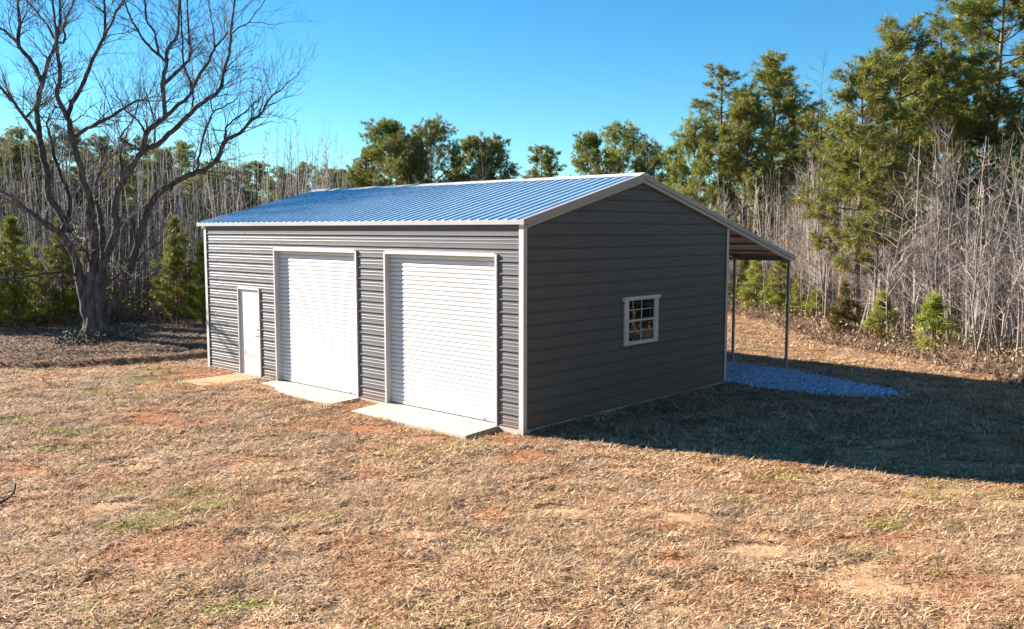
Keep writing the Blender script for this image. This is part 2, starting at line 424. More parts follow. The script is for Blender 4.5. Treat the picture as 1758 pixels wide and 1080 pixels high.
# wall profile: (height within the strip 0..PITCH, projection)
PROF = [(0.0, -0.014), (0.011, -0.014), (0.0125, 0.021), (0.027, 0.021), (0.041, 0.0), (0.088, 0.0), (0.094, 0.0045), (0.108, 0.0045), (0.116, 0.0), (0.150, 0.0), (0.156, 0.0045), (0.170, 0.0045), (0.178, 0.0), (PITCH - 0.001, 0.0)]
def prof_range(z0, za, zb):
    """profile of the strip that starts at z0, clipped to za..zb -> list of (z, out)"""
    zs = np.array([p[0] for p in PROF]) + z0; os_ = np.array([p[1] for p in PROF])
    za = max(za, zs[0]); zb = min(zb, zs[-1])
    if zb - za < 0.004: return []
    pts = [(za, float(np.interp(za, zs, os_)))] + [(z, o) for z, o in zip(zs, os_) if za + 1e-4 < z < zb - 1e-4] + [(zb, float(np.interp(zb, zs, os_)))]
    return pts
def strip(mb, pts, lim0, lim1, place, back=-0.03):
    """prism of the profile between the (z dependent) ends lim0(z), lim1(z)"""
    ring = [(z, o) for z, o in pts] + [(pts[-1][0], back), (pts[0][0], back)]
    mb.prism([place(lim0(z), z, o) for z, o in ring], [place(lim1(z), z, o) for z, o in ring])
def wall(place, a0, a1, holes, top, nstrip, lim=None):
    for k in range(nstrip):
        z0 = k * PITCH; z1 = min(z0 + PITCH - 0.001, top)
        cuts = sorted([(h0, h1, hz0, hz1) for (h0, h1, hz0, hz1) in holes if hz1 > z0 + 0.005 and hz0 < z1 - 0.005])
        full = prof_range(z0, z0, z1)
        if not full: continue
        def l0(z): return a0 if lim is None else lim(z)[0]
        def l1(z): return a1 if lim is None else lim(z)[1]
        segs = []; cur = l0
        for (h0, h1, hz0, hz1) in cuts:
            segs.append((cur, (lambda z, h0=h0: h0), full)); cur = (lambda z, h1=h1: h1)
            lo = prof_range(z0, z0, min(hz0, z1)) if hz0 > z0 + 0.005 else []
            hi = prof_range(z0, max(hz1, z0), z1) if hz1 < z1 - 0.005 else []
            for pp in (lo, hi):
                if pp: segs.append(((lambda z, h0=h0: h0), (lambda z, h1=h1: h1), pp))
        segs.append((cur, l1, full))
        groups = [[s] for s in segs]
        for gsegs in groups:
            mb = MB(); nn = 0
            for (f0, f1, pts) in gsegs:
                if f1(z0) - f0(z0) < 0.01: continue
                strip(mb, pts, f0, f1, place); nn += 1
            if nn:
                mb.build('siding_panel', M['siding'], garage)
DOORS = [(-7.72, -4.62), (-3.74, -0.60)]      # outer edges of the trim of the roll-up doors
WALK = (-9.34, -8.36)
HD = 3.08
front_holes = [(a + 0.04, c - 0.04, -1, HD) for a, c in DOORS] + [(WALK[0] + 0.03, WALK[1] - 0.03, -1, 2.10)]
NS = 16
wall(lambda a, z, o: (a, -o, z), -L_ + 0.02, -0.02, front_holes, 3.60, NS)                                      # front, facing -Y
WIN = (2.99, 4.17, 1.20, 2.17)
wall(lambda a, z, o: (o, a, z), 0.02, W_ - 0.02, [(WIN[0] + 0.04, WIN[1] - 0.04, WIN[2] + 0.04, WIN[3] - 0.04)], 4.52, 20,
     lim=lambda z: (max(0.02, YR - max(0.0, (ZR - 0.07 - z)) / SLOPE), min(W_ - 0.02, YR + max(0.0, (ZR - 0.07 - z)) / SLOPE)))     # near end
wall(lambda a, z, o: (-L_ - o, W_ - a, z), 0.02, W_ - 0.02, [], 4.52, 20,
     lim=lambda z: (max(0.02, YR - max(0.0, (ZR - 0.07 - z)) / SLOPE), min(W_ - 0.02, YR + max(0.0, (ZR - 0.07 - z)) / SLOPE)))     # far end
wall(lambda a, z, o: (-a, W_ + o, z), 0.02, L_ - 0.02, [], 3.60, NS)                                             # back, under the lean-to
# slab and base angle
mb = MB(); mb.box((-L_ - 0.03, -0.03, -0.45), (0.03, W_ + 0.03, -0.004)); mb.build('floor_slab', M['concrete'], garage)
# corner trims: L-shaped
def corner(cx, cy, sx, sy, h):
    mb = MB(); t = 0.026
    # leg on the X side face (front/back) and on the Y side face
    ring = [(0, 0), (-0.105, 0), (-0.105, 0.012), (-t, 0.012), (-t, t), (-0.012 - 0, t), (-0.012, 0.095), (0, 0.095)]
    ring = [(cx + sx * (t + p), cy + sy * (t - 0 - (q))) if False else (cx + sx * (t + p), cy - sy * (-t + q)) for p, q in ring]
    if sx * sy > 0: ring = ring[::-1]
    mb.prism([(x, y, -0.01) for x, y in ring], [(x, y, h) for x, y in ring])
    mb.build('corner_trim', M['trim_white'], garage)
M['trim_white'] = painted('trim_light_paint', (0.54, 0.52, 0.50), rough=0.36, var=0.03, scale=2.0, dirt=(CLAY, 0.15, 0.5))
corner(0, 0, 1, -1, 3.60); corner(0, W_, 1, 1, 3.60); corner(-L_, 0, -1, -1, 3.60); corner(-L_, W_, -1, 1, 3.60)

# roof sheets
X0R, X1R = -L_ - 0.25, 0.075
YE0, YE1 = -0.075, 10.46
nroof = 49; RP = (X1R - X0R) / nroof
RPROF = [(0.0, 0.0), (0.006, 0.0), (0.030, 0.024), (0.052, 0.024), (0.076, 0.0), (0.148, 0.0), (0.153, 0.003), (0.163, 0.003), (0.168, 0.0), (RP - 0.0006, 0.0)]
def roof_sheet(ya, yb):
    mb = MB(); th = 0.006
    base = 0.028
    ring = [(x, h) for x, h in RPROF] + [(RP - 0.0006, -th), (0.0, -th)]
    f = lambda y: [(x, y, float(roof_z(y)) - base + h) for x, h in ring]
    a, c = (f(ya), f(yb)) if ya < yb else (f(yb), f(ya))
    mb.prism(a[::-1], c[::-1])
    return mb.mesh('roof_panel', M['roof'])
me_a = roof_sheet(YE0, YR); me_b = roof_sheet(YR, YE1)
for k in range(nroof):
    for me in (me_a, me_b):
        link('roof_panel', me, garage, (X0R + k * RP, 0, 0))
# inner lining of the lean-to roof (underside of the sheets)
mb = MB()
yb = W_ + 0.03
q = [(yb, float(roof_z(yb)) - 0.037), (YE1 - 0.02, float(roof_z(YE1 - 0.02)) - 0.037), (YE1 - 0.02, float(roof_z(YE1 - 0.02)) - 0.042), (yb, float(roof_z(yb)) - 0.042)]
mb.prism([(X0R + 0.02, y, z) for y, z in q], [(X1R - 0.02, y, z) for y, z in q]); mb.build('roof_underside', M['under'], garage)
# ridge cap
mb = MB()
q = [(YR - 0.17, ZR - 0.17 * SLOPE + 0.004), (YR - 0.02, ZR + 0.012), (YR + 0.02, ZR + 0.012), (YR + 0.17, ZR - 0.17 * SLOPE + 0.004), (YR + 0.17, ZR - 0.17 * SLOPE - 0.01), (YR - 0.17, ZR - 0.17 * SLOPE - 0.01)]
mb.prism([(X0R - 0.03, y, z) for y, z in q][::-1], [(X1R + 0.03, y, z) for y, z in q][::-1]); mb.build('ridge_cap', M['ridge'], garage)
# eave trims
def eave(y, sgn):
    z = float(roof_z(y)); mb = MB()
    q = [(y - sgn * 0.012, z - 0.018), (y + sgn * 0.012, z - 0.024), (y + sgn * 0.012, z - 0.098), (y - sgn * 0.045, z - 0.098), (y - sgn * 0.045, z - 0.088), (y - sgn * 0.012, z - 0.088)]
    if sgn > 0: q = q[::-1]
    mb.prism([(X0R - 0.01, a, c) for a, c in q], [(X1R + 0.012, a, c) for a, c in q])
    mb.build('eave_trim', M['trim'], garage)
eave(YE0, -1); eave(YE1, 1)
mb = MB(); mb.box((-L_ + 0.01, -0.022, 3.56), (-0.08, 0.03, 3.63)); mb.build('frieze_trim', M['siding'], garage)
# rake trims: upper band proud of a lower band, both slopes and both ends
def rake(xo, sx, ya, yb):
    for (dz0, dz1, out, name, mt) in ((0.006, 0.105, 0.030, 'rake_trim', 'trim'), (0.108, 0.185, 0.012, 'rake_molding', 'trim')):
        mb = MB()
        x_in, x_out = xo - sx * 0.05, xo + sx * out
        def ring(y):
            z = float(roof_z(y)); r = [(x_in, y, z - dz0), (x_out, y, z - dz0 - 0.004), (x_out, y, z - dz1), (x_in, y, z - dz1)]
            return r if sx > 0 else r[::-1]
        if name == 'rake_molding' and yb > YR: yb2 = YE1 - 0.25
        else: yb2 = yb
        y_lo, y_hi = (ya, yb2) if ya < yb2 else (yb2, ya)
        if name == 'rake_molding' and ya < YR: y_lo = 0.05
        mb.prism(ring(y_lo), ring(y_hi)); mb.build(name, M[mt], garage)
rake(X1R - 0.02, 1, YE0 - 0.01, YR); rake(X1R - 0.02, 1, YR, YE1 + 0.01)
rake(X0R + 0.02, -1, YE0 - 0.01, YR); rake(X0R + 0.02, -1, YR, YE1 + 0.01)

# roll-up doors
DY = 0.10                                   # depth of the curtain behind the wall face
def rollup(a, c, lab):
    d = empty('rollup_door', (a, 0, 0)); d.parent = garage; w = c - a
    d['label'] = lab
    j = 0.055
    for x0 in (0.0, w - j):                 # jambs: face trim and reveal
        mb = MB(); mb.bevbox((x0, -0.038, -0.005), (x0 + j, DY + 0.06, HD + 0.0), 0.004); mb.build('jamb', M['trim_white'], d)
    mb = MB(); mb.bevbox((j + 0.001, -0.040, HD - 0.055), (w - j - 0.001, DY + 0.06, HD + 0.012), 0.004); mb.build('header', M['trim_white'], d)
    n = 34; sp = (HD - 0.055 - 0.075) / n
    mb = MB(); k = 7
    ts = np.linspace(0, 1, k)
    pts = [(DY - 0.014 * math.sin(math.pi * t) ** 0.7 if 0 < t < 1 else DY, 0.004 + t * (sp - 0.006)) for t in ts]
    ring = pts + [(DY + 0.012, sp - 0.002), (DY + 0.012, 0.004)]
    mb.prism([(j + 0.003, y, z) for y, z in ring][::-1], [(w - j - 0.003, y, z) for y, z in ring][::-1])
    me = mb.mesh('slat', M['white'])
    for q in range(n):
        link('slat', me, d, (0, 0, 0.075 + q * sp))
    mb = MB(); mb.bevbox((j + 0.003, DY - 0.016, 0.014), (w - j - 0.003, DY + 0.02, 0.077), 0.004); mb.build('bottom_bar', M['white'], d)
    mb = MB(); mb.box((j + 0.003, DY - 0.006, -0.002), (w - j - 0.003, DY + 0.014, 0.014)); mb.build('rubber_seal', M['rubber'], d)
    mb = MB(); mb.box((w - j - 0.42, DY - 0.03, 0.038), (w - j - 0.36, DY - 0.016, 0.056)); mb.build('lift_handle', M['steel'], d)
rollup(*DOORS[0], 'white roll-up door nearer the walk door')
rollup(*DOORS[1], 'white roll-up door nearest the front corner')
# walk door
d = empty('walk_door', (WALK[0], 0, 0)); d.parent = garage; w = WALK[1] - WALK[0]
for x0 in (0.0, w - 0.045):
    mb = MB(); mb.bevbox((x0, -0.036, -0.005), (x0 + 0.045, 0.07, 2.115), 0.004); mb.build('door_frame', M['trim_white'], d)
mb = MB(); mb.bevbox((0.046, -0.036, 2.07), (w - 0.046, 0.07, 2.117), 0.004); mb.build('door_frame', M['trim_white'], d)
mb = MB(); mb.box((0.049, 0.008, 0.02), (w - 0.049, 0.05, 2.066)); mb.build('door_leaf', M['white'], d)
mb = MB(); mb.box((0.049, -0.02, -0.003), (w - 0.049, 0.06, 0.018)); mb.build('threshold', M['knob'], d)
for z, r, ln in ((0.98, 0.03, 0.06), (1.12, 0.026, 0.025)):
    mb = MB(); mb.tube([(w - 0.13, 0.009, z), (w - 0.13, -0.01, z), (w - 0.13, -0.012, z), (w - 0.13, -ln, z)], [r, r, r * 0.5, r * 0.62], 10)
    h = mb.build('knob' if z < 1.05 else 'deadbolt', M['knob'], d, smooth=False)
mb = MB(); mb.bevbox((w - 0.24, -0.062, 0.968), (w - 0.12, -0.046, 0.992), 0.003); mb.build('lever', M['knob'], d)
# window in the near end wall
wd = empty('window', (0, WIN[0], WIN[2])); wd.parent = garage
ww, wh = WIN[1] - WIN[0], WIN[3] - WIN[2]
def wb(name, y0, y1, z0, z1, x0, x1, mt='white', c=0.004):
    mb = MB(); mb.bevbox((x0, y0, z0), (x1, y1, z1), c); return mb.build(name, M[mt], wd)
wb('casing', 0.0, 0.125, 0.0, wh - 0.071, -0.02, 0.045); wb('casing', ww - 0.125, ww, 0.0, wh - 0.071, -0.02, 0.045)
wb('head_trim', -0.05, ww + 0.05, wh - 0.07, wh + 0.005, -0.02, 0.062)
wb('sill', 0.126, ww - 0.126, 0.0, 0.075, -0.02, 0.05)
iy0, iy1, iz0, iz1 = 0.126, ww - 0.126, 0.076, wh - 0.071
mz = (iz0 + iz1) / 2 + 0.0
wb('meeting_rail', iy0, iy1, mz - 0.021, mz + 0.021, -0.004, 0.034)
my = (iy0 + iy1) / 2
for (z0, z1, x) in ((iz0, mz - 0.022, 0.0), (mz + 0.022, iz1, 0.012)):
    zc = (z0 + z1) / 2
    wb('muntin', my - 0.007, my + 0.007, z0, z1, x + 0.004, x + 0.016, c=0.002)
    wb('muntin', iy0, my - 0.0075, zc - 0.007, zc + 0.007, x + 0.004, x + 0.015, c=0.002)
    wb('muntin', my + 0.0075, iy1, zc - 0.007, zc + 0.007, x + 0.004, x + 0.015, c=0.002)
    for (a, c) in ((iy0, my), (my, iy1)):
        for (e, g) in ((z0, zc), (zc, z1)):
            mb = MB(); mb.box((x - 0.004, a + 0.001, e + 0.001), (x, c - 0.001, g - 0.001)); mb.build('pane', M['glass'], wd)

# lean-to frame
YP = 10.32
nb = 7; px = [-0.035 - k * (L_ - 0.07) / nb for k in range(nb + 1)]
hz = float(roof_z(YP)) - 0.17
for x in px:
    mb = MB(); mb.bevbox((x - 0.032, YP - 0.032, -0.30), (x + 0.032, YP + 0.032, hz), 0.006); mb.build('post', M['steel'], garage)
mb = MB(); mb.bevbox((-L_ + 0.0, YP - 0.033, hz + 0.001), (0.0, YP + 0.033, hz + 0.07), 0.006); mb.build('header_beam', M['steel'], garage)
mb = MB(); mb.bevbox((-L_ + 0.0, YP - 0.034, -0.135), (0.002, YP + 0.034, -0.075), 0.006); mb.build('base_rail', M['steel'], garage)
for x in px:                                 # rafters
    mb = MB()
    f = lambda y: [(x - 0.03, y, float(roof_z(y)) - 0.085), (x + 0.03, y, float(roof_z(y)) - 0.085), (x + 0.03, y, float(roof_z(y)) - 0.150), (x - 0.03, y, float(roof_z(y)) - 0.150)]
    mb.prism(f(W_ + 0.04), f(YP + 0.05)); mb.build('rafter', M['steel'], garage)
for y in (W_ + 0.5, W_ + 1.25, W_ + 2.0, W_ + 2.75):
    mb = MB(); z = float(roof_z(y))
    q = [(y - 0.05, z - 0.043 + 0.05 * SLOPE), (y + 0.05, z - 0.043 - 0.05 * SLOPE), (y + 0.035, z - 0.084 - 0.035 * SLOPE), (y - 0.035, z - 0.084 + 0.035 * SLOPE)]
    mb.prism([(X0R + 0.03, a, c) for a, c in q], [(X1R - 0.06, a, c) for a, c in q]); mb.build('purlin', M['steel'], garage)

# screws along the ribs, too small to pick apart
mb = MB()
hexa = [(math.cos(a), math.sin(a)) for a in np.arange(6) * math.pi / 3]
def screw(p, u, v, n_, r=0.0075, hgt=0.006):
    p, u, v, n_ = (np.array(q, float) for q in (p, u, v, n_))
    mb.prism([p + r * (c * u + s * v) - n_ * 0.002 for c, s in hexa], [p + r * (c * u + s * v) + n_ * hgt for c, s in hexa])
for k in range(1, 20):
    z = k * PITCH + 0.055
    for y in np.arange(0.55, W_ - 0.2, 1.17):
        if z < roof_z(y) - 0.3 and not (WIN[0] - 0.1 < y < WIN[1] + 0.1 and WIN[2] - 0.1 < z < WIN[3] + 0.1): screw((0.0005, y, z), (0, 1, 0), (0, 0, 1), (1, 0, 0))
    if k < 15:
        for x in np.arange(-L_ + 0.5, -0.2, 1.17):
            if not any(h0 - 0.1 < x < h1 + 0.1 and z < hz1 + 0.1 for (h0, h1, hz0, hz1) in front_holes): screw((x, -0.0005, z), (1, 0, 0), (0, 0, 1), (0, -1, 0))
for x in np.arange(-L_ + 0.2, -0.15, 0.18): screw((x, -0.021, 15 * PITCH + 0.019), (1, 0, 0), (0, 0, 1), (0, -1, 0))
tag(mb.build('screws', M['steel'], garage), kind='stuff')

# concrete aprons
def apron(x0, x1, yo, drop, lab, mt):
    z1 = -drop
    ring = lambda x: [(x, -0.031, -0.35), (x, -0.031, -0.006), (x, -yo + 0.02, z1), (x, -yo, z1 - 0.012), (x, -yo, -0.35)]
    mb = MB(); mb.prism(ring(x0)[::-1], ring(x1)[::-1])
    o = mb.build('concrete_apron', M[mt]); tag(o, lab, 'apron')
apron(-9.36, -8.34, 1.50, 0.012, 'clay-stained orange concrete pad in front of the white walk door', 'concrete_clay')
apron(-7.78, -4.58, 0.80, 0.03, 'pale concrete apron at the roll-up door beside the walk door', 'concrete')
apron(-3.80, -0.58, 0.85, 0.045, 'pale concrete apron at the roll-up door nearest the corner', 'concrete')

# gravel under the lean-to
GP = [(-10.8, 7.1), (-0.1, 7.1), (0.68, 7.3), (2.11, 7.27), (3.0, 7.6), (3.5, 8.5), (2.7, 9.05), (1.2, 9.5), (0.1, 10.2), (-1.8, 10.28), (-10.8, 10.28)]
def in_poly(x, y, poly):
    c = np.zeros(x.shape, bool); n = len(poly)
    for k in range(n):
        (ax, ay), (bx, by) = poly[k], poly[k - 1]
        cond = ((ay > y) != (by > y)) & (x < (bx - ax) * (y - ay) / (by - ay + 1e-12) + ax)
        c ^= cond
    return c
ng = 36000
x = rng.uniform(-6.0, 3.8, ng); y = rng.uniform(7.0, 10.4, ng)
keep = in_poly(x + rng.normal(0, 0.16, ng), y + rng.normal(0, 0.12, ng), GP) & ~((x < 0.03) & (y < W_ + 0.04))
x, y = x[keep], y[keep]; n = len(x)
base = np.array([(1,0,0),(-1,0,0),(0,1,0),(0,-1,0),(0,0,1),(0,0,-1)], float)
fac = np.array([(0,2,4),(2,1,4),(1,3,4),(3,0,4),(2,0,5),(1,2,5),(3,1,5),(0,3,5)])
sz = rng.uniform(0.018, 0.042, n)
V = base[None] * rng.uniform(0.55, 1.3, (n, 6, 1)) * sz[:, None, None]
an = rng.uniform(0, 6.28, n); tl = rng.uniform(-0.7, 0.7, n)
ca, sa, ct, st = np.cos(an), np.sin(an), np.cos(tl), np.sin(tl)
V = np.stack([V[..., 0] * ct[:, None] - V[..., 2] * st[:, None], V[..., 1], V[..., 0] * st[:, None] + V[..., 2] * ct[:, None]], -1)
V = np.stack([V[..., 0] * ca[:, None] - V[..., 1] * sa[:, None], V[..., 0] * sa[:, None] + V[..., 1] * ca[:, None], V[..., 2]], -1)
V += np.stack([x, y, gz(x, y) + 0.028 + rng.uniform(-0.006, 0.02, n)], -1)[:, None, :]
tn = rng.uniform(0.55, 1.5, n)[:, None] * np.ones((1, 3))
me = mesh_np('gravel_pad', V.reshape(-1, 3), (fac[None] + (np.arange(n) * 6)[:, None, None]).reshape(-1, 3), M['gravel'], tint=np.repeat(tn, 6, 0))
tag(link('gravel_pad', me), 'blue-grey crushed stone spread under and beyond the lean-to', 'gravel', kind='stuff')

# ------------------------------------------------------------------ the large bare tree
def rand_perp(d):
    v = rng.normal(size=3); v -= d * (v @ d); return v / (np.linalg.norm(v) + 1e-9)
class TM:
    """collects many tubes as one mesh with a tint per tube"""
    def __init__(self):
        self.V = []; self.F = []; self.T = []; self.n = 0
    def tube(self, P, r, s=3, t=1.0):
        V, F = tube(np.asarray(P, float), np.asarray(r, float), s)
        self.V.append(V); self.F.append(F + self.n); self.n += len(V)
        t = np.asarray(t, float) * np.ones(3)
        self.T.append(np.repeat(t[None], len(V), 0))
    def mesh(self, name, mat, smooth=True):
        return mesh_np(name, np.concatenate(self.V), np.concatenate(self.F), mat, tint=np.concatenate(self.T), smooth=smooth)
def smooth_path(P, r, sub=3, jit=0.0):
    P = np.asarray(P, float); r = np.asarray(r, float); n = len(P)
    t = np.linspace(0, n - 1, (n - 1) * sub + 1); out = np.empty((len(t), 3))
    for k, tt in enumerate(t):
        i1 = min(int(tt), n - 2); u = tt - i1
        p0, p1, p2, p3 = P[max(i1 - 1, 0)], P[i1], P[i1 + 1], P[min(i1 + 2, n - 1)]
        out[k] = 0.5 * ((2 * p1) + (-p0 + p2) * u + (2 * p0 - 5 * p1 + 4 * p2 - p3) * u * u + (-p0 + 3 * p1 - 3 * p2 + p3) * u ** 3)
    if jit:
        out[1:-1] += rng.normal(0, jit, (len(t) - 2, 3))
    return out, np.interp(t, np.arange(n), r)
def grow(tm, p, d, ln, r, depth, up=0.25, t=1.0, sides=3, spread=0.75, kids=4):
    """a thin branch with its own twigs"""
    n = 4 if depth > 0 else 3
    P_ = [np.array(p, float)]; dd = d / np.linalg.norm(d)
    for k in range(n):
        dd = dd + rng.normal(0, 0.16, 3) + np.array([0, 0, up * 0.22]); dd /= np.linalg.norm(dd)
        P_.append(P_[-1] + dd * ln / n)
    P_ = np.array(P_)
    tm.tube(P_, np.linspace(r, r * 0.35, n + 1), sides, t)
    if depth <= 0: return
    for k in range(kids):
        a = rng.uniform(0.2, 0.98); f = a * n; i0 = min(int(f), n - 1); q = P_[i0] + (P_[i0 + 1] - P_[i0]) * (f - i0)
        bd = P_[i0 + 1] - P_[i0]; bd = bd / np.linalg.norm(bd)
        nd = bd * math.cos(spread) + rand_perp(bd) * math.sin(spread) + np.array([0, 0, up])
        grow(tm, q, nd, ln * rng.uniform(0.35, 0.65), r * 0.5, depth - 1, up, t, 3, spread, max(2, kids - 1))
